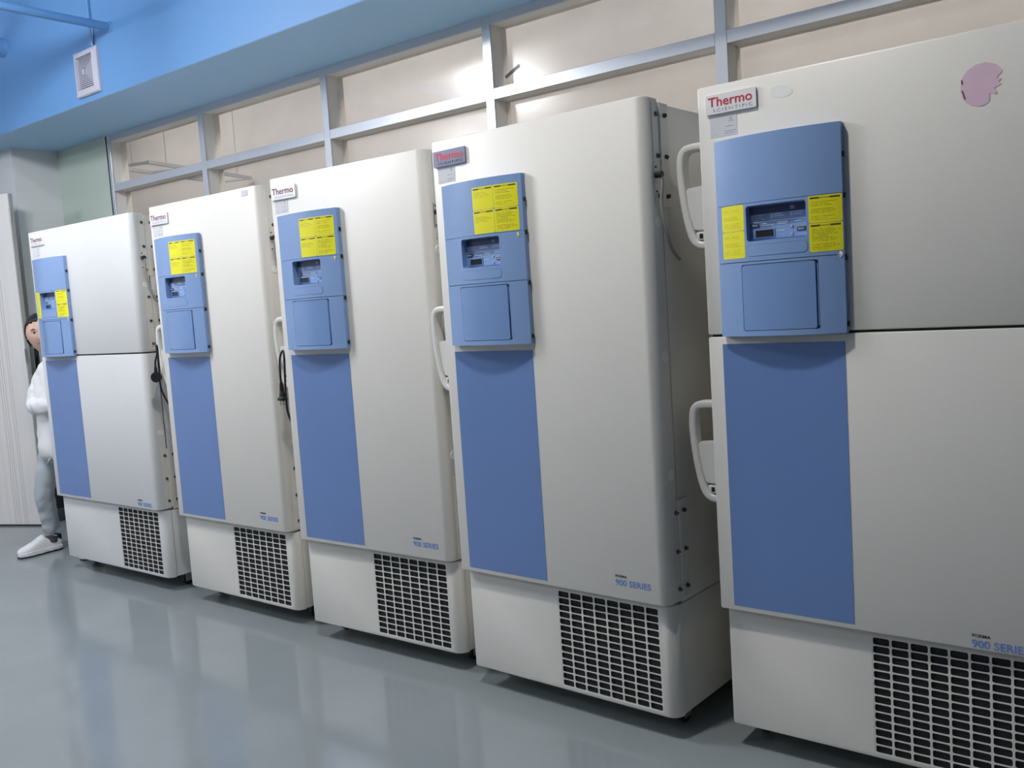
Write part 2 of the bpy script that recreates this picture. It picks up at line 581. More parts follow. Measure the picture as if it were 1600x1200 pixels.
def tube_lamp(name, loc, length, width, strength, col, axis, label):
    """batten luminaire hung from the ceiling: housing, glowing diffuser, end caps, two suspension rods"""
    e = bpy.data.objects.new(name, None)
    C.objects.link(e)
    e.location = loc
    if axis == 'y':
        e.rotation_euler = (0, 0, math.pi / 2)
    tag(e, label, 'ceiling light')
    h = length / 2
    obj('housing', box(-h, h, -width / 2 - 0.006, width / 2 + 0.006, 0.022, 0.06, 0.004), mat('lamp_housing', (0.7, 0.7, 0.7, 1), 0.4), e)
    dm = mat('lamp_glow_%d_%d' % (strength, col[2] * 100), col, 0.5, emit=strength)
    dp = 0.0 if length > 1 else (-0.09 if loc[0] < -1.5 else -0.015)
    pr = [(-width / 2, 0.02), (-width / 2, 0.008 + dp), (-width / 2 * 0.9, dp), (width / 2 * 0.9, dp), (width / 2, 0.008 + dp), (width / 2, 0.02)]
    b2 = bmesh.new()
    A = [b2.verts.new((-h + 0.01, y, z)) for y, z in pr]
    B = [b2.verts.new((h - 0.01, y, z)) for y, z in pr]
    for i in range(len(pr) - 1):
        b2.faces.new((A[i], B[i], B[i + 1], A[i + 1]))
    if length < 1:
        b2.faces.new(A)
        b2.faces.new(B[::-1])
    me = bpy.data.meshes.new('diffuser')
    b2.to_mesh(me)
    b2.free()
    me.materials.append(dm)
    new_obj('diffuser', me, e)
    for s in (-1, 1):
        if length > 1: obj('end_cap', box(s * h - 0.01, s * h + 0.01, -width / 2 - 0.004, width / 2 + 0.004, 0.0, 0.06, 0.003), mat('lamp_housing', (0.7, 0.7, 0.7, 1), 0.4), e)
        top = (ZC if loc[1] < YB else 3.9) - loc[2]
        obj('rod', cyl((s * h * 0.7, 0, 0.06), (s * h * 0.7, 0, top), 0.004, n=8), STEEL, e)
    return e

ZL = 3.2
tube_lamp('ceiling_light', (-2.45, -1.22, ZL), 0.75, 0.14, LAMP_A, (0.98, 0.98, 1.0, 1), 'y', 'oblong white pendant lamp above the two farthest freezers')
tube_lamp('ceiling_light', (0.52, -1.25, 3.9), 0.20, 0.20, LAMP_B, (1.0, 0.955, 0.88, 1), 'y', 'square white pendant lamp above the nearest freezers')
tube_lamp('ceiling_light', (-4.5, -3.2, ZL), 0.34, 0.30, LAMP_FILL, (0.98, 0.98, 1.0, 1), 'y', 'added square fill lamp near the door, out of view')
tube_lamp('ceiling_light', (-0.9, -3.9, ZL), 0.34, 0.30, LAMP_FILL * 0.15, (1.0, 0.955, 0.88, 1), 'y', 'added square fill lamp behind the camera, out of view')
for lx_, lw_ in ((-5.2, 'leftmost'), (-2.4, 'second'), (0.4, 'third'), (3.2, 'rightmost')):
    tube_lamp('ceiling_light', (lx_, 1.75, 3.72), 2.4, 0.14, LAMP_BACK_FILL, (1.0, 0.96, 0.91, 1), 'x', lw_ + ' added batten lamp hidden in the room behind the glass')

# ------------------------------------------------------------------ ceiling fittings on the bulkhead
ve = bpy.data.objects.new('air_vent', None)
C.objects.link(ve)
ve.location = (-3.205, YB, 2.94)
tag(ve, 'square white air vent grille on the blue bulkhead', 'vent')
hv = 0.132
bm = bmesh.new()      # bevelled picture-frame border
rings = [(hv, 0.0), (hv, -0.014), (hv - 0.006, -0.022), (hv - 0.036, -0.030), (hv - 0.038, -0.012)]
RV = []
for h, y in rings:
    RV.append([bm.verts.new((sx * h, y, sz * h)) for sx, sz in ((-1, -1), (1, -1), (1, 1), (-1, 1))])
for A, B in zip(RV, RV[1:]):
    for k in range(4):
        bm.faces.new((A[k], A[(k + 1) % 4], B[(k + 1) % 4], B[k]))
obj('frame', bm, VENTW, ve, smooth=False)
obj('backing', box(-0.094, 0.094, -0.006, -0.002, -0.094, 0.094), VENTD, ve, smooth=False)
# louvre pyramid: slats run parallel to each side
for k in range(8):
    h = 0.092 - k * 0.0105
    for q in range(4):
        bm = bmesh.new()
        a = Matrix.Rotation(q * math.pi / 2, 4, 'Y')
        yk = -0.012 - 0.0022 * k
        pts = [(-h, yk, -h), (h, yk, -h), (h - 0.0052, yk - 0.0015, -h + 0.0052), (-h + 0.0052, yk - 0.0015, -h + 0.0052)]
        f1 = [bm.verts.new(a @ Vector(p)) for p in pts]
        f2 = [bm.verts.new(a @ (Vector(p) + Vector((0, 0.0015, 0.0)))) for p in pts]
        bm.faces.new(f1)
        bm.faces.new(f2[::-1])
        for i in range(4):
            bm.faces.new((f1[i], f2[i], f2[(i + 1) % 4], f1[(i + 1) % 4]))
        obj('slat', bm, VENTW, ve, smooth=False)
obj('hub', box(-0.010, 0.010, -0.038, -0.028, -0.014, 0.014, 0.002), VENTW, ve)
bm = bmesh.new()
add_tube(bm, catmull([(0.100, -0.012, 0.118), (0.104, -0.02, 0.145), (0.098, -0.012, 0.17), (0.1, -0.008, 0.22), (0.1, -0.008, 0.26)], 6), 0.004, 8)
obj('cable', bm, VENTW, ve)

pw = bpy.data.objects.new('water_pipe', None)
C.objects.link(pw)
pw.location = (-2.925, YB, 3.142)
tag(pw, 'blue painted pipe running into the bulkhead above the vent', 'pipe')
obj('pipe', cyl((0, 0.02, 0), (0, -5.0, 0), 0.0235, n=24), CEILB, pw)
obj('collar', cyl((0, 0, 0), (0, -0.012, 0), 0.034, 0.028, n=24), CEILB, pw)
pw2 = bpy.data.objects.new('water_pipe', None)
C.objects.link(pw2)
pw2.location = (-4.265, YB, 3.315)
tag(pw2, 'blue pipe stub with a round end at the far left edge', 'pipe')
obj('pipe', cyl((0, 0.02, 0), (0, -5.0, 0), 0.05, n=24), CEILB, pw2)
obj('collar', cyl((0, 0, 0), (0, -0.03, 0), 0.062, 0.058, n=24), CEILB, pw2)
cn = obj('conduit', box(-3.142, -3.116, YB - 0.016, YB, 3.075, ZC, 0.004), CEILB)
tag(cn, 'thin blue painted conduit rising above the vent', 'conduit')

# ------------------------------------------------------------------ door leaf at the left edge
DL = bpy.data.objects.new('door_1', None)
C.objects.link(DL)
DL.location = (-4.612, 0.594, 0)
DL.rotation_euler = (0, 0, math.atan2(0.159, 0.372))
struct(DL)
tag(DL, 'cream laminate door leaf standing ajar at the left edge')
bm = box(-0.92, 0, 0, 0.042, 0.012, 2.40, 0.002, 1)
obj('leaf', bm, DOORL, DL, smooth=False)
for x in (-0.245, -0.225, -0.205, -0.165, -0.145):
    obj('groove', box(x, x + 0.0025, -0.0008, 0.002, 0.012, 2.40), mat('groove_shade', (0.42, 0.40, 0.38, 1), 0.7), DL, smooth=False)
obj('edge_strip', box(0.0005, 0.006, 0.004, 0.038, 0.012, 2.40), mat('edge_strip', (0.45, 0.44, 0.43, 1), 0.5), DL, smooth=False)
for z in (0.35, 1.2, 2.2):
    obj('hinge', cyl((0.008, 0.0, z), (0.008, 0.0, z + 0.1), 0.007, n=12), STEEL, DL)
obj('sill_shadow_gap', box(-0.92, 0, 0.008, 0.034, 0.001, 0.0115), GASKET, DL, smooth=False)

hp = bpy.data.objects.new('pull_handle', None)
C.objects.link(hp)
hp.location = (XN, 0.800, 1.15)
tag(hp, 'slim black handle plate on the wall beside the person', 'handle')
obj('plate', box(0, 0.006, -0.017, 0.017, -0.16, 0.14, 0.002), BLACK, hp)
obj('grip', box(0.006, 0.03, -0.008, 0.008, -0.10, 0.08, 0.004), BLACK, hp)

bx_ = bpy.data.objects.new('floor_bin', None)
C.objects.link(bx_)
bx_.location = (-4.77, 0.80, 0)
tag(bx_, 'low black box on the floor behind the person\'s leg', 'box')
obj('tray', box(-0.115, 0.115, -0.125, 0.16, 0, 0.10, 0.008), BINGREY, bx_)
obj('lid', box(-0.115, 0.118, -0.13, 0.165, 0.101, 0.27, 0.014), BINBLK, bx_)

# frame hung in the room behind the glass
tr_ = bpy.data.objects.new('hanging_frame', None)
C.objects.link(tr_)
tr_.location = (-4.42, 1.44, 2.62)
tr_.rotation_euler = (0, 0, math.atan2(1.25, -0.36))
tag(tr_, 'grey ladder-like frame hanging behind the leftmost panes', 'frame')
FRG = mat('frame_grey', (0.42, 0.41, 0.40, 1), 0.6)
for y_ in (-0.17, 0.17):
    obj('side_rail', box(0, 1.24, y_ - 0.012, y_ + 0.012, 0, 0.03, 0.002, 1), FRG, tr_)
for x_ in (0.015, 0.42, 0.82, 1.225):
    obj('rung', box(x_ - 0.012, x_ + 0.012, -0.158, 0.158, 0.004, 0.026, 0.002, 1), FRG, tr_)
for x_ in (0.2, 1.05):
    obj('hanger', cyl((x_, 0.17, 0.03), (x_, 0.17, 1.28), 0.004, n=8), FRG, tr_)
    obj('hanger', cyl((x_, -0.17, 0.03), (x_, -0.17, 1.28), 0.004, n=8), FRG, tr_)

# bits stuck on the glass
def on_glass(name, x, z, w, h, rot, m, label, cat):
    o = obj(name, prism_y(rrect(-w / 2, w / 2, -h / 2, h / 2, min(w, h) * 0.2), -0.001, 0.0), m)
    o.location = (x, YW + GY - 0.0005, z)
    o.rotation_euler = (0, -rot, 0)
    tag(o, label, cat)
    return o
on_glass('adhesive_tape', -0.532, 2.512, 0.10, 0.017, 0.42, TAPE, 'short slanted strip of grey tape on the glass', 'tape')
on_glass('glue_smear', 0.763, 2.40, 0.05, 0.008, 0.1, TAPE, 'small dark smear on the pane at upper right', 'mark')

# ------------------------------------------------------------------ freezers
H = 1.98
ZD = 0.445          # underside of the door
ZB = 0.075          # underside of the base
SPLIT = 1.268
DTH = 0.078         # door thickness
DEPTH = 0.86
PX0, PX1 = 0.056, 0.412
PZ0, PZ1 = 1.266, 1.818

def py(x):
    """front of the bowed control panel"""
    t = (x - (PX0 + PX1) / 2) / ((PX1 - PX0) / 2)
    return -(0.020 + 0.028 * (1 - t * t))

def panel_section(z0, z1, back=-0.001, nx=28):
    bm = bmesh.new()
    xs = [PX0 + (PX1 - PX0) * i / nx for i in range(nx + 1)]
    poly = [(PX0, back)] + [(x, py(x)) for x in xs] + [(PX1, back)]
    lo = [bm.verts.new((x, y, z0)) for x, y in poly]
    hi = [bm.verts.new((x, y, z1)) for x, y in poly]
    n = len(poly)
    bm.faces.new(lo)
    bm.faces.new(hi[::-1])
    for i in range(n):
        bm.faces.new((lo[i], hi[i], hi[(i + 1) % n], lo[(i + 1) % n]))
    return bm

def curved_plate(outline_x0, outline_x1, z0, z1, lift, thick, r=0.004, nx=10):
    """thin rounded-corner plate following the bowed panel front"""
    bm = bmesh.new()
    cols = []
    xs = [outline_x0, outline_x0 + r * 0.3, outline_x0 + r] + [outline_x0 + r + (outline_x1 - outline_x0 - 2 * r) * i / nx for i in range(1, nx)] + [outline_x1 - r, outline_x1 - r * 0.3, outline_x1]
    for x in xs:
        d = min(x - outline_x0, outline_x1 - x)
        inset = 0 if d >= r else r - math.sqrt(max(0, r * r - (r - d) ** 2))
        cols.append((x, z0 + inset, z1 - inset))
    F = [[bm.verts.new((x, py(x) - lift - thick, z)) for z in (a, b)] for x, a, b in cols]
    B = [[bm.verts.new((x, py(x) - lift, z)) for z in (a, b)] for x, a, b in cols]
    for i in range(len(cols) - 1):
        bm.faces.new((F[i][0], F[i + 1][0], F[i + 1][1], F[i][1]))
        bm.faces.new((B[i][0], B[i][1], B[i + 1][1], B[i + 1][0]))
        bm.faces.new((F[i][1], F[i + 1][1], B[i + 1][1], B[i][1]))
        bm.faces.new((F[i][0], B[i][0], B[i + 1][0], F[i + 1][0]))
    bm.faces.new((F[0][0], F[0][1], B[0][1], B[0][0]))
    bm.faces.new((F[-1][0], B[-1][0], B[-1][1], F[-1][1]))
    return bm

# shared control panel meshes ------------------------------------------------
Z1S, Z2S = 1.634, 1.474
DX0, DX1, DZ0, DZ1 = 0.152, 0.321, 1.529, 1.626
LX0, LX1, LZ0, LZ1 = 0.131, 0.341, 1.281, 1.466
REC = -0.018        # floor of the display recess
PM = {}
PM['back'] = finish(box(PX0 + 0.002, PX1 - 0.002, -0.016, 0.0, PZ0 + 0.002, PZ1 - 0.002), 'panel_body', BLUE, False)
PM['top'] = finish(panel_section(Z1S + 0.0012, PZ1), 'top_cover', BLUE)
mid = finish(panel_section(Z2S + 0.0010, Z1S), 'display_surround', BLUE)
cut = finish(prism_y(rrect(DX0, DX1, DZ0, DZ1, 0.008), -0.2, REC), 'c', None, False)
PM['mid'] = bool_diff(mid, [cut])
low = finish(panel_section(PZ0, Z2S - 0.0010), 'pocket_surround', BLUE)
cut = finish(prism_y(rrect(LX0, LX1 + 0.007, LZ0, LZ1, 0.006), -0.2, -0.022), 'c', None, False)
PM['low'] = bool_diff(low, [cut])
PM['lid'] = finish(curved_plate(LX0 + 0.0018, LX1 - 0.001, LZ0 + 0.0018, LZ1 - 0.002, -0.012, 0.0125, 0.006, 14), 'pocket_lid', BLUE_LID)
PM['lidhinge'] = finish(cyl((LX1 + 0.003, py(LX1) + 0.006, LZ0 + 0.01), (LX1 + 0.003, py(LX1) + 0.006, LZ1 - 0.01), 0.002, n=8), 'lid_hinge', BLUE)
PM['nameplate'] = finish(curved_plate(0.152, 0.322, 1.4885, 1.5185, 0.0, 0.0009, 0.009, 14), 'name_plate', BLUE)
PM['nameplate_rim'] = finish(curved_plate(0.1512, 0.3228, 1.4877, 1.5193, -0.0004, 0.0008, 0.0095, 14), 'name_plate_rim', mat('panel_groove', (0.07, 0.14, 0.32, 1), 0.5))
def dpos(fx, fz):
    return DX0 + (DX1 - DX0) * fx, DZ1 - (DZ1 - DZ0) * fz
def dbox(fx0, fx1, fz0, fz1, y0, y1, bev=0.0):
    x0, z1 = dpos(fx0, fz0)
    x1, z0 = dpos(fx1, fz1)
    return box(x0, x1, REC + y0, REC + y1, z0, z1, bev, 2)
PM['dplate'] = finish(dbox(0.02, 0.98, 0.03, 0.97, -0.0012, 0.0005), 'display_plate', BLUE_IN, False)
PM['dtop'] = finish(dbox(0.02, 0.98, 0.03, 0.24, -0.0022, -0.0012), 'display_shadow', mat('display_shadow_navy', (0.025, 0.04, 0.12, 1), 0.3), False)  # shade under the recess's upper edge, painted as a navy strip
PM['dline'] = finish(dbox(0.02, 0.98, 0.455, 0.475, -0.0018, -0.0012), 'light_line', WHITETXT, False)
PM['dstep'] = finish(dbox(0.38, 0.98, 0.60, 0.95, -0.0017, -0.0012), 'key_field', BLUE, False)
PM['lcdframe'] = finish(dbox(0.06, 0.44, 0.66, 0.93, -0.0035, -0.0012, 0.001), 'lcd_frame', BLUE_IN)
PM['lcd'] = finish(dbox(0.11, 0.41, 0.70, 0.89, -0.0042, -0.0035), 'lcd_screen', LCD, False)
PM['mute'] = finish(dbox(0.03, 0.17, 0.505, 0.60, -0.004, -0.0012, 0.0012), 'mute_button', mat('button_dark', (0.05, 0.055, 0.075, 1), 0.4))
PM['enter'] = finish(dbox(0.80, 0.955, 0.70, 0.81, -0.004, -0.0012, 0.0012), 'enter_button', mat('button_dark', (0.05, 0.055, 0.075, 1), 0.4))
def disc_y(x, y, z, r, t, n=18):
    return cyl((x, y, z), (x, y - t, z), r, r * 0.85, n)
ax, az = dpos(0.72, 0.66)
PM['arrow1'] = finish(disc_y(ax, REC - 0.0012, az, 0.0042, 0.003), 'arrow_button', mat('button_grey', (0.30, 0.36, 0.48, 1), 0.4))
ax2, az2 = dpos(0.72, 0.87)
PM['arrow2'] = finish(disc_y(ax2, REC - 0.0012, az2, 0.0042, 0.003), 'arrow_button', mat('button_grey', (0.30, 0.36, 0.48, 1), 0.4))
def tri(x, z, s, upw):
    return prism_y([(x - s, z - s * 0.7 * upw), (x + s, z - s * 0.7 * upw), (x, z + s * upw)], REC - 0.0047, REC - 0.004)
PM['tri1'] = finish(tri(ax, az, 0.0024, 1), 'arrow_mark', WHITETXT, False)
PM['tri2'] = finish(tri(ax2, az2, 0.0024, -1), 'arrow_mark', WHITETXT, False)
bm = bmesh.new()    # indicator dashes and rows of tiny print on the display plate
for fx, rows in ((0.04, 3), (0.37, 2), (0.70, 2)):
    for r in range(rows):
        fz = 0.27 + r * 0.058
        for a, b in ((0.0, 0.035), (0.05, 0.05 + random.uniform(0.13, 0.22))):
            x0, z1 = dpos(fx + a, fz)
            x1, z0 = dpos(fx + b, fz + (0.032 if a == 0 else 0.022))
            add_box(bm, x0, x1, REC - 0.0016, REC - 0.0012, z0, z1)
for fx0, fx1, fz in ((0.22, 0.30, 0.51), (0.22, 0.42, 0.565), (0.48, 0.66, 0.51), (0.48, 0.64, 0.555), (0.76, 0.88, 0.52), (0.46, 0.60, 0.74)):
    x0, z1 = dpos(fx0, fz)
    x1, z0 = dpos(fx1, fz + 0.02)
    add_box(bm, x0, x1, REC - 0.0022, REC - 0.0012, z0, z1)
PM['print'] = finish(bm, 'fine_print', WHITETXT, False)
PM['print'].name = 'fine_print'
PM['square'] = finish(dbox(0.70, 0.775, 0.09, 0.19, -0.0026, -0.0022), 'mark_square', mat('square_grey', (0.20, 0.23, 0.36, 1), 0.4), False)
PM['dot'] = finish(disc_y(0, 0, 0, 0.0085, 0.0008, 24), 'warning_dot', mat('dot_yellow', (0.80, 0.76, 0.25, 1), 0.5))
PM['dotw'] = finish(disc_y(0, 0, 0, 0.0085, 0.0008, 24), 'warning_dot', mat('dot_white', (0.72, 0.72, 0.68, 1), 0.5))
PM['dotmark'] = finish(prism_y([(-0.0035, -0.003), (0.0035, -0.003), (0, 0.0045)], -0.0011, -0.0008), 'dot_mark', GREYTXT, False)
PM['clip'] = finish(box(-0.001, 0.0035, -0.004, 0.006, -0.007, 0.007, 0.001), 'clip', BLACK)
STK = {}
def sticker(key, x0, x1, z0, z1, m):
    if key not in STK:
        STK[key] = finish(curved_plate(x0, x1, z0, z1, 0.0, 0.0004, 0.004, 8), 'warning_sticker', m)
    return STK[key]
sticker('b_tl', 0.2215, 0.3095, 1.7155, 1.7905, STK_SHORT)
sticker('b_tr', 0.3105, 0.3985, 1.7155, 1.7905, STK_LONG)
sticker('b_bl', 0.2215, 0.3095, 1.6375, 1.7145, STK_SHORT2)
sticker('b_br', 0.3105, 0.3985, 1.6375, 1.7145, STK_LONG2)
sticker('a_lt', 0.0735, 0.1455, 1.5615, 1.6330, STK_PLAIN)
sticker('a_lb', 0.0735, 0.1455, 1.4855, 1.5605, STK_PLAIN)
sticker('a_rt', 0.3280, 0.4110, 1.5615, 1.6330, STK_LONG)
sticker('a_rb', 0.3280, 0.4110, 1.4855, 1.5605, STK_LONG2)

# grille with real slots, hung at its lower left corner ---------------------
GW, GH = 0.395, 0.334
NC, NR = 8, 14
def grille_mesh():
    bm = bmesh.new()
    px, pz = GW / NC, GH / NR
    for i in range(NC):
        for j in range(NR):
            x0, z0 = i * px, j * pz
            o = [bm.verts.new(p) for p in ((x0 + px, 0, z0 + pz), (x0, 0, z0 + pz), (x0, 0, z0), (x0 + px, 0, z0))]
            inner = rrect(x0 + 0.0029, x0 + px - 0.0029, z0 + 0.0019, z0 + pz - 0.0019, 0.0045, 2)
            f = [bm.verts.new((x, 0, z)) for x, z in inner]
            b = [bm.verts.new((x, 0.0015, z)) for x, z in inner]
            n = len(f)
            q = n // 4
            for c in range(4):
                for k in range(q - 1):
                    bm.faces.new((o[c], f[c * q + k + 1], f[c * q + k]))
                bm.faces.new((o[c], o[(c + 1) % 4], f[((c + 1) * q) % n], f[c * q + q - 1]))
            for k in range(n):
                bm.faces.new((f[k], f[(k + 1) % n], b[(k + 1) % n], b[k]))
    bmesh.ops.remove_doubles(bm, verts=bm.verts, dist=1e-5)
    return finish(bm, 'grille', ENAMEL, False)
GRILLE = grille_mesh()
GRILLE_BACK = finish(box(0, GW, 0.005, 0.009, 0, GH), 'grille_backing', VOID, False)

def front_cover(w, x0, zt, zb, m):
    """base front cover: rounded plan, opening for the grille"""
    rl, rr = 0.012, 0.04
    y0, y1 = 0.027, 0.070
    poly = arc(x0 + rl, y0 + rl, rl, 180, 270, 4) + arc(w - rr, y0 + rr, rr, 270, 360, 10) + [(w, y1), (x0, y1)]
    bm = prism_z(poly, zb, zt, 0.006, 2)
    bm.faces.ensure_lookup_table()
    bm.normal_update()
    ff = max((f for f in bm.faces if abs(f.normal.y) > 0.99 and f.calc_center_median().y < y0 + 0.002), key=lambda f: f.calc_area())
    vs = sorted(ff.verts, key=lambda v: (v.co.z, v.co.x))
    bl, br = vs[0], vs[1]
    tl, tr = vs[2], vs[3]
    bm.faces.remove(ff)
    gx, gz = w - 0.449, 0.0905
    ins = [bm.verts.new((x, y0, z)) for x, z in ((gx, gz), (gx + GW, gz), (gx + GW, gz + GH), (gx, gz + GH))]
    out = [bl, br, tr, tl]
    dep = [bm.verts.new((v.co.x, y0 + 0.02, v.co.z)) for v in ins]
    for k in range(4):
        n = (k + 1) % 4
        bm.faces.new((out[k], out[n], ins[n], ins[k]))
        bm.faces.new((ins[k], ins[n], dep[n], dep[k]))
    return finish(bm, 'front_cover', m)

def door_mesh(w, z0, z1, m):
    rl, rr = 0.008, 0.034
    poly = arc(rl, rl, rl, 180, 270, 4) + arc(w - rr, rr, rr, 270, 360, 12) + [(w, DTH), (0, DTH)]
    return finish(prism_z(poly, z0, z1, 0.005, 2), 'door', m)

def handle_meshes():
    """loop handle on the left flank, top at z = 0; outer loop, latch block, lock"""
    path = [(0.004, 0.0), (-0.045, -0.001), (-0.066, -0.010), (-0.075, -0.032), (-0.077, -0.075), (-0.073, -0.13), (-0.066, -0.185), (-0.056, -0.235), (-0.042, -0.272), (-0.022, -0.286), (0.004, -0.288)]
    pts = catmull([(x, 0, z) for x, z in path], 5)
    bm = bmesh.new()
    rings = []
    for i, p in enumerate(pts):
        t = (pts[min(i + 1, len(pts) - 1)] - pts[max(i - 1, 0)]).normalized()
        nrm = Vector((t.z, 0, -t.x))
        hw, ht, r = 0.021, 0.0115, 0.007
        sec = rrect(-hw, hw, -ht, ht, r, 3)
        rings.append([bm.verts.new(p + Vector((0, a, 0)) + nrm * b) for a, b in sec])
    n = len(rings[0])
    for A, B in zip(rings, rings[1:]):
        for k in range(n):
            bm.faces.new((A[k], A[(k + 1) % n], B[(k + 1) % n], B[k]))
    bm.faces.new(rings[0])
    bm.faces.new(rings[-1][::-1])
    loop = finish(bm, 'grip', PLASTIC)
    blk = prism_y([(0.002, -0.112), (-0.060, -0.117), (-0.064, -0.125), (-0.058, -0.18), (-0.048, -0.225), (-0.040, -0.242), (0.002, -0.245)], -0.014, 0.016)
    bmesh.ops.bevel(blk, geom=list(blk.edges), offset=0.003, segments=2, affect='EDGES')
    block = finish(blk, 'latch_block', PLASTIC)
    lk = bmesh.new()
    add_box(lk, -0.034, -0.002, -0.017, 0.0, -0.272, -0.247, 0.003)
    plate = finish(lk, 'lock_plate', PLASTIC)
    key = finish(box(-0.024, -0.012, -0.0185, -0.012, -0.267, -0.252, 0.002), 'keyhole', BLACK)
    return loop, block, plate, key
HM = handle_meshes()

def caster_meshes():
    wheel = bmesh.new()
    add_cyl(wheel, (-0.011, 0, 0.029), (0.011, 0, 0.029), 0.029, n=20)
    bmesh.ops.bevel(wheel, geom=[e for e in wheel.edges if len(e.link_faces) == 2 and any(len(f.verts) > 4 for f in e.link_faces)], offset=0.004, segments=2, affect='EDGES')
    fork = bmesh.new()
    add_box(fork, -0.0165, -0.0135, -0.022, 0.022, 0.022, 0.064, 0.001, 1)
    add_box(fork, 0.0135, 0.0165, -0.022, 0.022, 0.022, 0.064, 0.001, 1)
    add_box(fork, -0.022, 0.022, -0.026, 0.026, 0.062, 0.078, 0.002, 1)
    add_cyl(fork, (-0.019, 0, 0.029), (0.019, 0, 0.029), 0.005, n=10)
    return finish(wheel, 'wheel', BLACK), finish(fork, 'fork', STEEL)
CW, CF = caster_meshes()

def screw_mesh():
    bm = bmesh.new()
    add_cyl(bm, (0, 0, 0), (0.004, 0, 0), 0.0075, 0.0065, 14)
    add_box(bm, 0.004, 0.011, -0.0022, 0.0022, -0.0055, 0.0055, 0.0012, 1)
    add_cyl(bm, (0.004, -0.005, -0.004), (0.007, -0.005, -0.004), 0.003, 0.002, 8)
    return finish(bm, 'screw', SCREW)
SCREWM = screw_mesh()
CAPM = finish(cyl((0, 0, 0), (0.0032, 0, 0), 0.0175, 0.0155, 28), 'cap', mat('cap_white', (0.86, 0.85, 0.82, 1), 0.4))

def hinge_meshes():
    kn = bmesh.new()
    for k in range(7):
        z = k * 0.044
        add_cyl(kn, (0.003, 0, z + 0.0008), (0.003, 0, z + 0.0432), 0.0052, n=12)
    pl = bmesh.new()
    add_box(pl, 0, 0.0022, -0.040, -0.004, 0, 0.308, 0.0008, 1)
    pr = bmesh.new()
    add_box(pr, 0, 0.0022, 0.004, 0.052, 0, 0.308, 0.0008, 1)
    return finish(kn, 'knuckle', ENAMEL), finish(pl, 'door_plate', ENAMEL), finish(pr, 'cabinet_plate', ENAMEL)
HG = hinge_meshes()

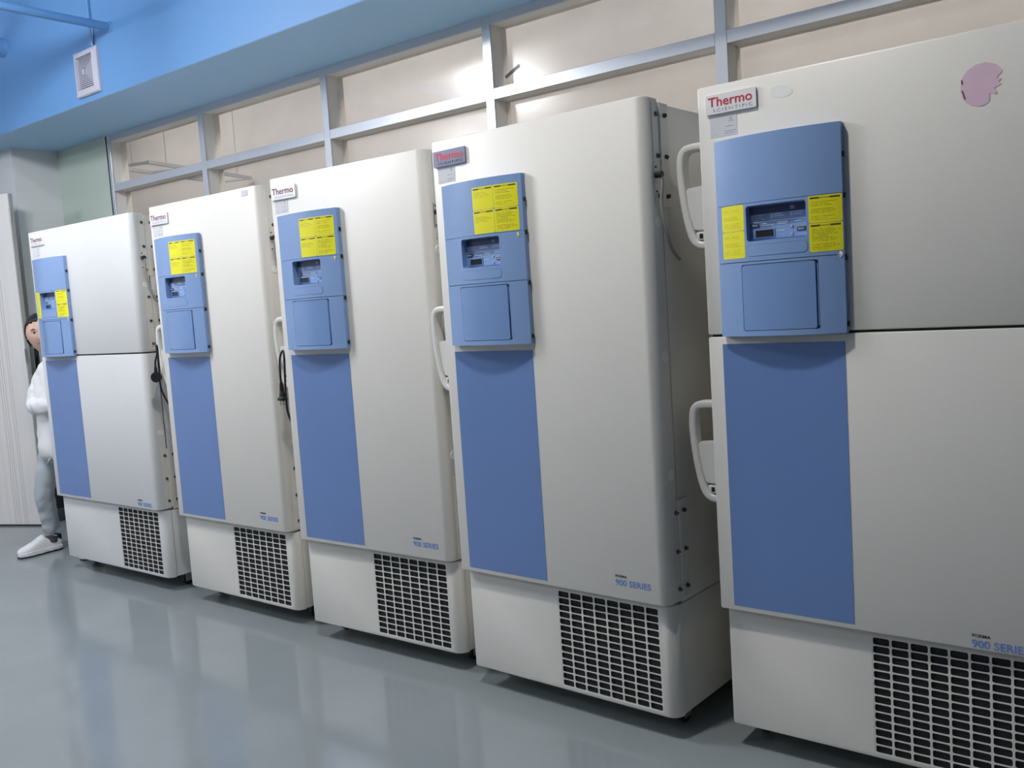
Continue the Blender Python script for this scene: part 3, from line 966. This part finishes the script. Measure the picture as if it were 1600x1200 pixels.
def freezer(x, y, rot, w, split, badge, stickers, label, enamel, text_z, bracket):
    t = bpy.data.objects.new('ultra_low_freezer', None)
    C.objects.link(t)
    t.location = (x, y, 0)
    t.rotation_euler = (0, 0, rot)
    tag(t, label, 'freezer', 'laboratory freezers in a row')
    # carcass
    obj('cabinet', box(0.003, w - 0.002, DTH + 0.010, DEPTH, ZD - 0.008, H - 0.014, 0.004), enamel, t)
    obj('base_body', box(0.010, w - 0.003, 0.075, DEPTH - 0.01, ZB + 0.003, ZD - 0.012, 0.003), enamel, t)
    fc = new_obj('front_cover', front_cover(w, 0.010, ZD - 0.008, ZB, enamel), t)
    g = new_obj('grille', GRILLE, fc)
    g.location = (w - 0.449, 0.0275, 0.0905)
    gb = new_obj('grille_backing', GRILLE_BACK, fc)
    gb.location = (w - 0.449, 0.0275, 0.0905)
    obj('gasket', box(0.012, w - 0.012, DTH - 0.002, DTH + 0.012, ZD + 0.012, H - 0.02), GASKET, t, smooth=False)
    # doors
    spans = [(ZD, SPLIT - 0.0035), (SPLIT + 0.0035, H)] if split else [(ZD, H)]
    doors = []
    for a, b in spans:
        doors.append(new_obj('door', door_mesh(w, a, b, enamel), t))
    if split:
        obj('split_gasket', box(0.01, w - 0.01, 0.012, DTH, SPLIT - 0.004, SPLIT + 0.004), GASKET, t, smooth=False)
    lower, upper = doors[0], doors[-1]
    st = obj('stripe', box(0.046, 0.400, -0.0008, 0.002, 0.461, 1.243), STRIPE, lower, smooth=False)
    tg = text('series_lettering', '900 SERIES', w - 0.190, -0.0006, text_z, 0.130, 0.0205, BLUETXT, lower, 0.012)
    tg['label'] = 'blue lettering reading 900 SERIES'
    tg = text('maker_lettering', 'FORMA', w - 0.189, -0.0006, text_z + 0.027, 0.043, 0.0085, DARKTXT, lower, 0.012)
    tg['label'] = 'small dark lettering reading FORMA'
    # badge
    bx0, bz0 = (0.030, 1.898) if split else (0.014, 1.889)
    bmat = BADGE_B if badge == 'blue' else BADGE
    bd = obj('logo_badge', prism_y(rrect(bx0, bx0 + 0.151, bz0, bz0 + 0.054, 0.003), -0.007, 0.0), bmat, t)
    bd['label'] = 'badge reading Thermo SCIENTIFIC'
    c1, c2 = {'red': (RED, GREYTXT), 'blue': (RED_B, DARKTXT), 'pale': (MAROON, PALETXT), 'dark': (MAROON, GREYTXT)}[badge]
    text('lettering', 'Thermo', bx0 + 0.008, -0.0074, bz0 + 0.0205, 0.132, 0.026, c1, bd, 0.012)
    text('lettering', 'SCIENTIFIC', bx0 + 0.022, -0.0074, bz0 + 0.006, 0.118, 0.0085, c2, bd, 0.0, 1.35)
    # asset label below the badge, its code square left out
    lx, lz = (0.038, 1.834) if split else (0.026, 1.832)
    al = obj('asset_label', box(lx, lx + 0.082, -0.0006, 0.001, lz, lz + 0.058), LABEL, t, smooth=False)
    pb = bmesh.new()
    for a, b, c, d in ((0.058, 0.070, 0.049, 0.0505), (0.060, 0.068, 0.043, 0.047), (0.056, 0.072, 0.039, 0.041), (0.046, 0.072, 0.025, 0.027), (0.044, 0.078, 0.012, 0.014), (0.044, 0.074, 0.006, 0.008), (0.014, 0.024, 0.006, 0.007)):
        add_box(pb, lx + a, lx + b, -0.0009, -0.0005, lz + c, lz + d)
    obj('label_print', pb, GREYTXT, al, smooth=False)
    # control panel
    cp = new_obj('control_panel', PM['back'], t)
    def sub(name, me, loc=None, lab=None):
        o = new_obj(name, me, cp)
        if loc: o.location = loc
        if lab: o['label'] = lab
        return o
    sub('top_cover', PM['top'])
    sub('display_surround', PM['mid'])
    sub('pocket_surround', PM['low'])
    sub('pocket_lid', PM['lid'], None, 'glossy blue pocket lid')
    sub('lid_hinge', PM['lidhinge'])
    sub('name_plate_rim', PM['nameplate_rim'])
    sub('name_plate', PM['nameplate'])
    sub('display_plate', PM['dplate'])
    sub('display_shadow', PM['dtop'])
    sub('light_line', PM['dline'])
    sub('key_field', PM['dstep'])
    sub('lcd_frame', PM['lcdframe'])
    sub('lcd_screen', PM['lcd'], None, 'dark liquid crystal screen')
    sub('mute_button', PM['mute'])
    sub('enter_button', PM['enter'])
    sub('arrow_button', PM['arrow1'])
    sub('arrow_button', PM['arrow2'])
    sub('arrow_mark', PM['tri1'])
    sub('arrow_mark', PM['tri2'])
    sub('fine_print', PM['print'])
    sub('mark_square', PM['square'])
    x0, z0 = dpos(0.055, 0.575)
    o = sub('button_lettering', text_mesh('Mute', 0.0155, 0.0042, WHITETXT, 0.02, 0.0004), (x0, REC - 0.0042, z0))
    x0, z0 = dpos(0.83, 0.78)
    o = sub('button_lettering', text_mesh('Enter', 0.0165, 0.0042, WHITETXT, 0.02, 0.0004), (x0, REC - 0.0042, z0))
    keys = ('a_lt', 'a_lb', 'a_rt', 'a_rb') if stickers == 'a' else ('b_tl', 'b_tr', 'b_bl', 'b_br')
    for k in keys:
        sub('warning_sticker', STK[k])
    dx, dz = (0.401, 1.474) if stickers == 'a' else (0.388, 1.622)
    sub('warning_dot', PM['dotw'] if stickers == 'a' else PM['dot'], (dx, py(dx) + 0.0006, dz))
    sub('dot_mark', PM['dotmark'], (dx, py(dx) + 0.0006, dz))
    for z in (1.735, 1.628, 1.465, 1.290):
        sub('clip', PM['clip'], (PX1, -0.010, z))
    # handles on the left flank
    for zt in (() if badge == 'pale' else (1.822, 1.062) if split else (1.396,)):
        hd = new_obj('handle', HM[0], t)
        hd.location = (0, 0.042, zt)
        for nm, me in zip(('latch_block', 'lock_plate', 'keyhole'), HM[1:]):
            new_obj(nm, me, hd)
    # hinges, screws and caps on the right flank
    hy = DTH + 0.005
    for z0 in ([1.66, 1.28, 0.455] if split else [1.66, 0.455]):
        hi = new_obj('hinge', HG[0], t)
        hi.location = (w, hy, z0)
        new_obj('door_plate', HG[1], hi)
        new_obj('cabinet_plate', HG[2], hi)
        for dz in (0.032, 0.150, 0.272):
            for dy in (-0.018, 0.030):
                sc = new_obj('screw', SCREWM, hi)
                sc.location = (0.0022, dy, dz)
                sc.rotation_euler = (random.uniform(0, 3), 0, 0)
    for z in ((1.615, 0.846) if split else (1.615, 1.211, 0.846)):
        cpx = new_obj('cap', CAPM, t)
        cpx.location = (w - 0.0008, 0.053, z)
    # cable bracket
    if bracket:
        bz, by = 1.752, 0.050
        pl = obj('cable_bracket', box(w, w + 0.002, by - 0.011, by + 0.011, bz - 0.058, bz + 0.034, 0.0006, 1), STEEL if bracket == 'steel' else enamel, t)
        kb = bmesh.new()
        add_cyl(kb, (w + 0.001, by, bz), (w + 0.024, by, bz), 0.009, 0.0105, 16)
        obj('cable_plug', kb, BLACK, pl)
        for z in (bz + 0.024, bz - 0.048):
            ss = new_obj('screw', SCREWM, pl)
            ss.location = (w + 0.001, by, z)
            ss.scale = (0.5, 0.5, 0.5)
        obj('cable', tube(catmull([(w + 0.02, by, bz - 0.004), (w + 0.022, by + 0.002, bz - 0.03), (w + 0.014, by + 0.006, bz - 0.07), (w + 0.012, by + 0.016, bz - 0.13), (w + 0.014, by + 0.032, bz - 0.18), (w + 0.014, by + 0.055, bz - 0.22), (w + 0.012, by + 0.10, bz - 0.25)], 6), 0.0052, 10), CABLE_G, pl)
    # casters
    for cx in (0.06, w - 0.065):
        for cy in (0.17, DEPTH - 0.12):
            f = new_obj('caster', CF, t)
            f.location = (cx, cy, 0)
            new_obj('wheel', CW, f)
    return t

F1 = freezer(-3.248, 0.0784, math.radians(0.55), 1.078, True, 'pale', 'a', 'farthest freezer with two doors, beside the hidden person', ENAMEL2, 0.458, 'plain')
F2 = freezer(-1.9645, 0.0779, 0.0, 0.866, False, 'dark', 'b', 'second freezer from the left, small framed sticker at its top right', ENAMEL, 0.489, 'plain')
F3 = freezer(-0.9538, 0.0311, math.radians(1.07), 0.864, False, 'dark', 'b', 'middle freezer of the five with one tall door and a badge coloured with a white reflection', ENAMEL, 0.489, 'steel')
F4 = freezer(0.0, 0.0, math.radians(-1.82), 0.868, False, 'blue', 'b', 'fourth freezer with badge coloured with a blue-grey reflection and exposed dark flank', ENAMEL, 0.489, 'plain')
F5 = freezer(1.0038, 0.0452, math.radians(0.2), 0.885, True, 'red', 'a', 'nearest freezer with two doors and a pink residue patch', ENAMEL, 0.452, None)

# little framed sticker on the second freezer
fs = obj('small_sticker', prism_y(rrect(0.752, 0.796, 1.942, 1.966, 0.003), -0.0006, 0.001), GREYTXT, F2)
obj('sticker_face', prism_y(rrect(0.7535, 0.7945, 1.9435, 1.9645, 0.0025), -0.0009, -0.0004), LABEL, fs)
fs['label'] = 'small white framed sticker'
# residue patches on the nearest freezer
def blob(cx, cz, pts, y0, y1):
    bm = prism_y([(cx + a, cz + b) for a, b in pts], y0, y1)
    return bm
out = []
for a in range(0, 360, 9):
    r = 1.0
    th = math.radians(a)
    rx, rz = 0.049, 0.050
    if -75 < (a if a < 180 else a - 360) < 20:
        r = 0.72 + 0.16 * math.sin(a * 0.9)
    if 205 < a < 270:
        r = 1.02
    out.append((r * rx * math.cos(th) + random.uniform(-0.0012, 0.0012), r * rz * math.sin(th) + random.uniform(-0.0012, 0.0012)))
pk = obj('glue_residue', blob(0.745, 1.850, out, -0.0008, 0.001), PINK, F5, smooth=False)
pk['label'] = 'patch of pink glue residue'
for a, b, c, d in ((-0.047, 0.008, -0.043, 0.017), (-0.046, -0.028, -0.038, -0.008)):
    obj('residue_edge', prism_y([(0.745 + a, 1.85 + d), (0.745 + a + 0.003, 1.85 + d + 0.001), (0.745 + c + 0.001, 1.85 + b), (0.745 + c - 0.002, 1.85 + b - 0.002)], -0.0012, -0.0006), mat('residue_dark', (0.10, 0.06, 0.08, 1), 0.7), pk, smooth=False)
ov = [(0.031 * math.cos(t * 0.3) * (1 + 0.08 * math.sin(t * 1.7)), 0.017 * math.sin(t * 0.3) * (1 + 0.08 * math.cos(t * 2.3)) - 0.1 * 0.031 * math.cos(t * 0.3)) for t in range(21)]
pm = obj('glue_residue', blob(0.250, 1.926, ov, -0.0005, 0.001), PALEMARK, F5, smooth=False)
pm['label'] = 'pale oval glue mark'

# ------------------------------------------------------------------ hanging plugs between the freezers
def plug_thing(loc, label, kind, pts):
    e = bpy.data.objects.new('power_plug', None)
    C.objects.link(e)
    e.location = loc
    tag(e, label, 'plug')
    obj('cable', tube(catmull(pts, 8), 0.0045, 10), BLACK, e)
    if kind == 'flat':
        bm = bmesh.new()
        add_cyl(bm, (0, 0, 0.035), (0, 0, 0.0), 0.007, 0.010, 14)
        obj('strain_relief', bm, BLACK, e)
        b2 = bmesh.new()
        prof = [(0.010, 0.0), (0.015, -0.012), (0.016, -0.024), (0.026, -0.030), (0.026, -0.040), (0.012, -0.042)]
        n = 20
        rr = [[b2.verts.new((r * math.cos(2 * math.pi * k / n), 0.7 * r * math.sin(2 * math.pi * k / n), z)) for k in range(n)] for r, z in prof]
        for A, B in zip(rr, rr[1:]):
            for k in range(n):
                b2.faces.new((A[k], A[(k + 1) % n], B[(k + 1) % n], B[k]))
        b2.faces.new(rr[0]); b2.faces.new(rr[-1])
        obj('plug_body', b2, BLACK, e)
        for x, a in ((-0.009, 0.35), (0.009, -0.35), (0.0, 0.0)):
            p = obj('prong', box(-0.001, 0.001, -0.003, 0.003, -0.020, 0.0), STEEL, e, smooth=False)
            p.location = (x, 0.004 if a == 0 else -0.004, -0.041)
            p.rotation_euler = (0, 0, a)
    else:
        bm = bmesh.new()
        add_cyl(bm, (0, 0, 0.050), (0, 0, 0.018), 0.006, 0.010, 14)
        obj('strain_relief', bm, BLACK, e)
        b2 = bmesh.new()
        d = Vector((0.62, -0.78, 0)).normalized()
        add_cyl(b2, -d * 0.016 + Vector((0, 0, -0.004)), d * 0.010 + Vector((0, 0, -0.004)), 0.024, 0.027, 24)
        bmesh.ops.bevel(b2, geom=list(b2.edges), offset=0.003, segments=2, affect='EDGES')
        obj('plug_body', b2, BLACK, e)
    return e
plug_thing((-2.030, 0.070, 1.150), 'round black plug dangling between the two farthest freezers', 'round',
           [(0.0, 0, 0.04), (0.004, 0.0, 0.075), (0.020, 0.004, 0.115), (0.026, 0.000, 0.155), (0.036, 0.000, 0.140), (0.034, 0.000, 0.06), (0.026, 0.004, -0.06), (0.016, 0.05, -0.16), (0.010, 0.10, -0.26)])
plug_thing((-0.990, 0.030, 1.090), 'black mains plug with prongs dangling beside the middle freezer', 'flat',
           [(0, 0, 0.02), (0.0, 0.0, 0.08), (0.004, 0.002, 0.14), (0.016, 0.010, 0.172), (0.028, 0.006, 0.150), (0.026, 0.004, 0.08), (0.020, 0.004, -0.02), (0.012, 0.02, -0.12), (0.004, 0.10, -0.22)])

# ------------------------------------------------------------------ the person peeking out behind the farthest freezer
def skin_mesh(verts, edges, root=0, sub=2):
    me = bpy.data.meshes.new('sk')
    me.from_pydata([v[:3] for v in verts], edges, [])
    o = bpy.data.objects.new('sk', me)
    C.objects.link(o)
    md = o.modifiers.new('s', 'SKIN')
    md.use_smooth_shade = True
    for i, v in enumerate(verts):
        r = v[3]
        sv = me.skin_vertices[0].data[i]
        sv.radius = r if isinstance(r, tuple) else (r, r)
        sv.use_root = (i == root)
    sb = o.modifiers.new('d', 'SUBSURF')
    sb.levels = sub
    sb.render_levels = sub
    dg = bpy.context.evaluated_depsgraph_get()
    dg.update()
    r = bpy.data.meshes.new_from_object(o.evaluated_get(dg))
    bpy.data.objects.remove(o)
    return r

def merge_remesh(meshes, voxel, smooth=4):
    bm = bmesh.new()
    for m in meshes:
        bm.from_mesh(m)
    me = bpy.data.meshes.new('mr')
    bm.to_mesh(me)
    bm.free()
    o = bpy.data.objects.new('mr', me)
    C.objects.link(o)
    md = o.modifiers.new('r', 'REMESH')
    md.mode = 'VOXEL'
    md.voxel_size = voxel
    md.use_smooth_shade = True
    sm = o.modifiers.new('sm', 'SMOOTH')
    sm.iterations = smooth
    sm.factor = 0.5
    dg = bpy.context.evaluated_depsgraph_get()
    dg.update()
    r = bpy.data.meshes.new_from_object(o.evaluated_get(dg))
    bpy.data.objects.remove(o)
    # keep the one outer skin, drop closed bubbles inside it
    bm = bmesh.new()
    bm.from_mesh(r)
    seen, best = set(), []
    for v0 in bm.verts:
        if v0 in seen:
            continue
        st, comp = [v0], [v0]
        seen.add(v0)
        while st:
            v = st.pop()
            for e in v.link_edges:
                w = e.other_vert(v)
                if w not in seen:
                    seen.add(w)
                    st.append(w)
                    comp.append(w)
        if len(comp) > len(best):
            best = comp
    keep = set(best)
    bmesh.ops.delete(bm, geom=[v for v in bm.verts if v not in keep], context='VERTS')
    bm.to_mesh(r)
    bm.free()
    r.polygons.foreach_set('use_smooth', [True] * len(r.polygons))
    return r

HEADC = Vector((-3.615, 0.25, 1.405))
fdir = Vector((0.93, -0.37, -0.02)).normalized()       # where the face looks
hx = fdir.cross(Vector((0, 0, 1))).normalized()         # the person's own left... lateral axis
hz = hx.cross(fdir)
def hp_(a, f, z):
    return HEADC + hx * a + fdir * f + hz * z

def head_mesh():
    bm = bmesh.new()
    bmesh.ops.create_uvsphere(bm, u_segments=40, v_segments=30, radius=1)
    for v in bm.verts:
        a, f, z = v.co.x, v.co.y, v.co.z
        # skull: wide above, tapering to the chin
        jaw = max(0.0, -z)
        w = 0.073 * (1 - 0.30 * jaw ** 1.5)
        d = 0.092 if f < 0 else 0.085 * (1 - 0.10 * jaw)
        hgt = 0.112
        A, Fy, Z = a * w, f * d, z * hgt
        if f > 0:
            # brow, sockets, nose, lips, chin
            for sx in (-1, 1):
                Fy -= 0.010 * math.exp(-(((A - sx * 0.031) / 0.015) ** 2 + ((Z - 0.004) / 0.011) ** 2))
                Fy += 0.003 * math.exp(-(((A - sx * 0.030) / 0.018) ** 2 + ((Z - 0.024) / 0.007) ** 2))
                Fy += 0.004 * math.exp(-(((A - sx * 0.040) / 0.016) ** 2 + ((Z + 0.028) / 0.016) ** 2))
            if -0.045 < Z < 0.02:
                k = (0.02 - Z) / 0.055
                Fy += 0.019 * min(1, k) * math.exp(-(A / (0.007 + 0.006 * k)) ** 2) * (1 if Z > -0.036 else max(0, 1 - (-0.036 - Z) / 0.009))
            Fy += 0.006 * math.exp(-((A / 0.02) ** 2 + ((Z + 0.060) / 0.008) ** 2))
            Fy += 0.006 * math.exp(-((A / 0.018) ** 2 + ((Z + 0.096) / 0.014) ** 2))
        v.co = hp_(A, Fy, Z)
    me = bpy.data.meshes.new('hd')
    bm.to_mesh(me)
    bm.free()
    return me

def ear(sx):
    bm = bmesh.new()
    bmesh.ops.create_uvsphere(bm, u_segments=14, v_segments=10, radius=1)
    for v in bm.verts:
        v.co = hp_(sx * (0.073 + 0.010 * v.co.x), -0.010 + 0.016 * v.co.y, -0.008 + 0.030 * v.co.z)
    me = bpy.data.meshes.new('ear')
    bm.to_mesh(me)
    bm.free()
    return me

PEL = (-3.575, 0.285, 0.74, 0.10)
body_v = [PEL, (-3.572, 0.285, 0.92, 0.095), (-3.572, 0.285, 1.08, (0.115, 0.095)), (-3.578, 0.28, 1.19, 0.06), (-3.590, 0.268, 1.27, 0.045), (-3.605, 0.258, 1.34, 0.05),
          (-3.655, 0.275, 0.70, 0.075), (-3.715, 0.215, 0.40, 0.052), (-3.785, 0.275, 0.12, 0.034), (-3.785, 0.25, 0.055, 0.035), (-3.785, 0.12, 0.035, 0.03),
          (-3.49, 0.31, 0.70, 0.075), (-3.41, 0.36, 0.40, 0.052), (-3.36, 0.44, 0.12, 0.034), (-3.36, 0.42, 0.055, 0.035), (-3.34, 0.29, 0.035, 0.03),
          (-3.665, 0.27, 1.13, 0.048), (-3.67, 0.215, 0.945, 0.038), (-3.60, 0.17, 0.95, 0.030), (-3.57, 0.185, 0.95, 0.026),
          (-3.455, 0.285, 1.13, 0.048), (-3.41, 0.235, 0.945, 0.038), (-3.48, 0.15, 0.965, 0.030), (-3.52, 0.145, 0.965, 0.026)]
body_e = [(0, 1), (1, 2), (2, 3), (3, 4), (4, 5), (0, 6), (6, 7), (7, 8), (8, 9), (9, 10), (0, 11), (11, 12), (12, 13), (13, 14), (14, 15),
          (2, 16), (16, 17), (17, 18), (18, 19), (2, 20), (20, 21), (21, 22), (22, 23)]
parts = [skin_mesh(body_v, body_e), head_mesh(), ear(-1), ear(1)]
def hand(wr, d, palm_n, side):
    """palm and five separate, slightly bent fingers"""
    wr, d, pn = Vector(wr), Vector(d).normalized(), Vector(palm_n).normalized()
    s = d.cross(pn).normalized() * side
    ms = []
    pv = [(*wr, 0.024), (*(wr + d * 0.04), (0.030, 0.018)), (*(wr + d * 0.075), (0.032, 0.016))]
    ms.append(skin_mesh(pv, [(0, 1), (1, 2)]))
    for k, ln in enumerate((0.060, 0.068, 0.063, 0.050)):
        b = wr + d * 0.055 + s * (0.022 - k * 0.0145)
        m1 = b + d * ln * 0.5 + pn * 0.006
        m2 = b + d * ln * 0.8 + pn * 0.022
        m3 = b + d * ln * 0.92 + pn * 0.040
        ms.append(skin_mesh([(*b, 0.0085), (*m1, 0.008), (*m2, 0.0075), (*m3, 0.007)], [(0, 1), (1, 2), (2, 3)], sub=1))
    b = wr + d * 0.022 + s * 0.022
    ms.append(skin_mesh([(*b, 0.011), (*(b + s * 0.024 + d * 0.022), 0.010), (*(b + s * 0.034 + d * 0.05 + pn * 0.01), 0.008)], [(0, 1), (1, 2)], sub=1))
    return ms
parts += hand((-3.57, 0.185, 0.95), (0.7, 0.6, 0.05), (-0.5, 0.8, 0), 1)
parts += hand((-3.52, 0.145, 0.965), (-0.7, 0.5, -0.05), (0.5, 0.8, 0), -1)
pme = merge_remesh(parts, 0.0055, 3)
pme.materials.append(SKIN)
person = new_obj('person', pme)
tag(person, 'person in white jacket and pale grey trousers peeking out behind the farthest freezer', 'person')

# hair: cap over crown, sides and back
bm = bmesh.new()
bmesh.ops.create_uvsphere(bm, u_segments=40, v_segments=30, radius=1)
dele = []
for v in bm.verts:
    a, f, z = v.co
    v.co = hp_(a * 0.082, f * 0.098 - 0.008, z * 0.118 + 0.006)
    q = (z - 0.42) - max(0, f - 0.05) * 0.25 + 0.22 * a * a
    if f > 0.16 and z < 0.60 - 0.25 * abs(a) and abs(a) < 0.95:
        dele.append(v)
    elif f > -0.05 and z < -0.35:
        dele.append(v)
    elif z < -0.80:
        dele.append(v)
bmesh.ops.delete(bm, geom=dele, context='VERTS')
hm = finish(bm, 'hair', HAIR)
ho = new_obj('hair', hm, person)
so = ho.modifiers.new('thick', 'SOLIDIFY')
so.thickness = 0.010
so.offset = -1
for sx in (-1, 1):
    bm = bmesh.new()
    bmesh.ops.create_uvsphere(bm, u_segments=16, v_segments=12, radius=0.0125)
    ey = obj('eye', bm, EYEW, person)
    ey.location = hp_(sx * 0.031, 0.0625, 0.003)
    bm = bmesh.new()
    bmesh.ops.create_uvsphere(bm, u_segments=14, v_segments=8, radius=0.0066)
    ir = obj('iris', bm, BLACK, ey)
    ir.location = fdir * 0.0080
    bm = tube([hp_(sx * (0.031 + k * 0.006), 0.0755 - 0.0009 * k * k - 0.0012 * k * 1.0, 0.0215 + 0.0035 - 0.0006 * k * k) for k in range(-3, 4)], [0.0012, 0.0022, 0.003, 0.0034, 0.003, 0.0024, 0.0012], 8)
    obj('eyebrow', bm, HAIR, person)
    # dark upper lid line
    bm = tube([hp_(sx * (0.031 + k * 0.0045), 0.0752 - 0.0006 * k * k - 0.0012 * k, 0.0095 - 0.0007 * k * k) for k in range(-3, 4)], [0.0008, 0.0015, 0.0018, 0.0018, 0.0018, 0.0015, 0.0008], 6)
    obj('eyelashes', bm, HAIR, person)
bm = tube([hp_(k * 0.005, 0.0830 - 0.0007 * k * k, -0.060 + 0.0002 * k * k) for k in range(-4, 5)], [0.001, 0.003, 0.004, 0.0046, 0.0048, 0.0046, 0.004, 0.003, 0.001], 8)
obj('lips', bm, LIP, person)

def garment(name, verts, edges, m, disp=0.012, scale=0.09, root=0):
    me = skin_mesh(verts, edges, root, 3)
    me.materials.clear()
    me.materials.append(m)
    o = new_obj(name, me, person)
    tx = bpy.data.textures.new(name + '_folds', 'CLOUDS')
    tx.noise_scale = scale
    tx.noise_depth = 1
    dm = o.modifiers.new('folds', 'DISPLACE')
    dm.texture = tx
    dm.texture_coords = 'OBJECT' if False else 'LOCAL'
    dm.strength = disp
    dm.mid_level = 0.5
    me.polygons.foreach_set('use_smooth', [True] * len(me.polygons))
    return o
jv = [(-3.565, 0.285, 0.60, (0.150, 0.140)), (-3.565, 0.285, 0.70, (0.148, 0.138)), (-3.562, 0.285, 0.95, (0.140, 0.125)), (-3.566, 0.285, 1.10, (0.130, 0.110)), (-3.578, 0.28, 1.185, 0.080), (-3.588, 0.272, 1.240, 0.066),
      (-3.665, 0.268, 1.125, 0.070), (-3.672, 0.225, 1.03, 0.068), (-3.662, 0.212, 0.955, 0.064), (-3.62, 0.175, 0.955, 0.060), (-3.57, 0.165, 0.958, 0.052), (-3.545, 0.175, 0.958, 0.046),
      (-3.45, 0.285, 1.125, 0.068), (-3.41, 0.26, 1.03, 0.064), (-3.405, 0.24, 0.95, 0.060), (-3.47, 0.155, 0.962, 0.054), (-3.56, 0.135, 0.968, 0.052)]
je = [(0, 1), (1, 2), (2, 3), (3, 4), (4, 5), (3, 6), (6, 7), (7, 8), (8, 9), (9, 10), (10, 11), (3, 12), (12, 13), (13, 14), (14, 15), (15, 16)]
garment('jacket', jv, je, JACKET, 0.022, 0.06)
tv = [(-3.575, 0.285, 0.75, (0.115, 0.11)), (-3.655, 0.275, 0.66, 0.082), (-3.69, 0.245, 0.53, 0.075), (-3.722, 0.215, 0.40, 0.066), (-3.755, 0.245, 0.26, 0.058), (-3.786, 0.272, 0.115, 0.052),
      (-3.49, 0.31, 0.66, 0.085), (-3.44, 0.34, 0.53, 0.078), (-3.405, 0.36, 0.40, 0.068), (-3.375, 0.40, 0.26, 0.060), (-3.36, 0.44, 0.135, 0.052)]
te = [(0, 1), (1, 2), (2, 3), (3, 4), (4, 5), (0, 6), (6, 7), (7, 8), (8, 9), (9, 10)]
garment('trousers', tv, te, TROUS, 0.017, 0.05)

def shoe(heel, ang):
    """low white trainer, heel at the origin, toe along -y"""
    e = bpy.data.objects.new('shoe', None)
    L_ = 0.265
    # outline half widths along the foot
    st = [(0.0, 0.026), (0.012, 0.033), (0.05, 0.036), (0.10, 0.035), (0.16, 0.043), (0.205, 0.046), (0.24, 0.038), (0.258, 0.024), (0.265, 0.008)]
    def half(y):
        for (a, b), (c, d) in zip(st, st[1:]):
            if a <= y <= c:
                return b + (d - b) * (y - a) / (c - a)
        return 0.0
    ys = [0.0, 0.006, 0.02] + [0.03 + i * 0.0147 for i in range(16)] + [0.258, 0.2645]
    top = [(0.0, 0.102), (0.02, 0.098), (0.05, 0.080), (0.085, 0.092), (0.105, 0.118), (0.135, 0.104), (0.17, 0.084), (0.21, 0.068), (0.24, 0.060), (0.258, 0.048), (0.265, 0.036)]
    def tz(y):
        for (a, b), (c, d) in zip(top, top[1:]):
            if a <= y <= c:
                return b + (d - b) * (y - a) / (c - a)
        return top[-1][1]
    def shell(z0f, z1f, grow, name, m, cap=True):
        bm = bmesh.new()
        rows = []
        n = 12
        for y in ys:
            h, t = half(y) + grow, z1f(y)
            b = z0f(y)
            ring = []
            for k in range(n + 1):
                a = math.pi * k / n
                ca, sa = math.cos(a), math.sin(a)
                wx = h * (abs(ca) ** 0.55) * (1 if ca >= 0 else -1)
                ring.append(bm.verts.new((wx, -y, b + (t - b) * sa ** 0.7)))
            rows.append(ring)
        for A, B in zip(rows, rows[1:]):
            for k in range(n):
                bm.faces.new((A[k], A[k + 1], B[k + 1], B[k]))
            bm.faces.new((A[0], B[0], B[n], A[n]))
        bm.faces.new(rows[0])
        bm.faces.new(rows[-1])
        return finish(bm, name, m)
    up_ = new_obj('shoe', shell(lambda y: 0.020, tz, 0.0, 'shoe', SHOEW), person)
    up_.location = heel
    up_.rotation_euler = (0, 0, ang)
    def slab(z0, z1, grow, name, m):
        poly = [(half(y) + grow, -y) for y in ys] + [(-(half(y) + grow), -y) for y in reversed(ys)]
        poly[0] = (poly[0][0], 0.004); poly[-1] = (poly[-1][0], 0.004)
        return obj(name, prism_z(poly, z0, z1, 0.003, 2), m, up_)
    slab(0.010, 0.034, 0.004, 'midsole', SHOEW)
    slab(0.0, 0.010, 0.003, 'outsole', BLACK)
    obj('heel_tab', prism_z([(0.026, 0.005), (0.028, -0.018), (-0.028, -0.018), (-0.026, 0.005)], 0.066, 0.106, 0.005, 2), mat('heel_navy', (0.015, 0.017, 0.025, 1), 0.6), up_)
    obj('sock', cyl((0, -0.048, 0.06), (0, -0.044, 0.094), 0.039, 0.037, 20), mat('sock_dark', (0.06, 0.06, 0.07, 1), 0.8), up_)
    bm = bmesh.new()
    for k in range(5):
        y = 0.112 + k * 0.015
        z = tz(y) + 0.002
        add_tube(bm, [(-0.018, -y, z - 0.006), (0, -y - 0.003, z), (0.018, -y, z - 0.006)], 0.003, 6)
    obj('laces', bm, SHOEW, up_)
    return up_
shoe((-3.787, 0.312, 0), math.radians(-1))
shoe((-3.36, 0.485, 0), math.radians(5))
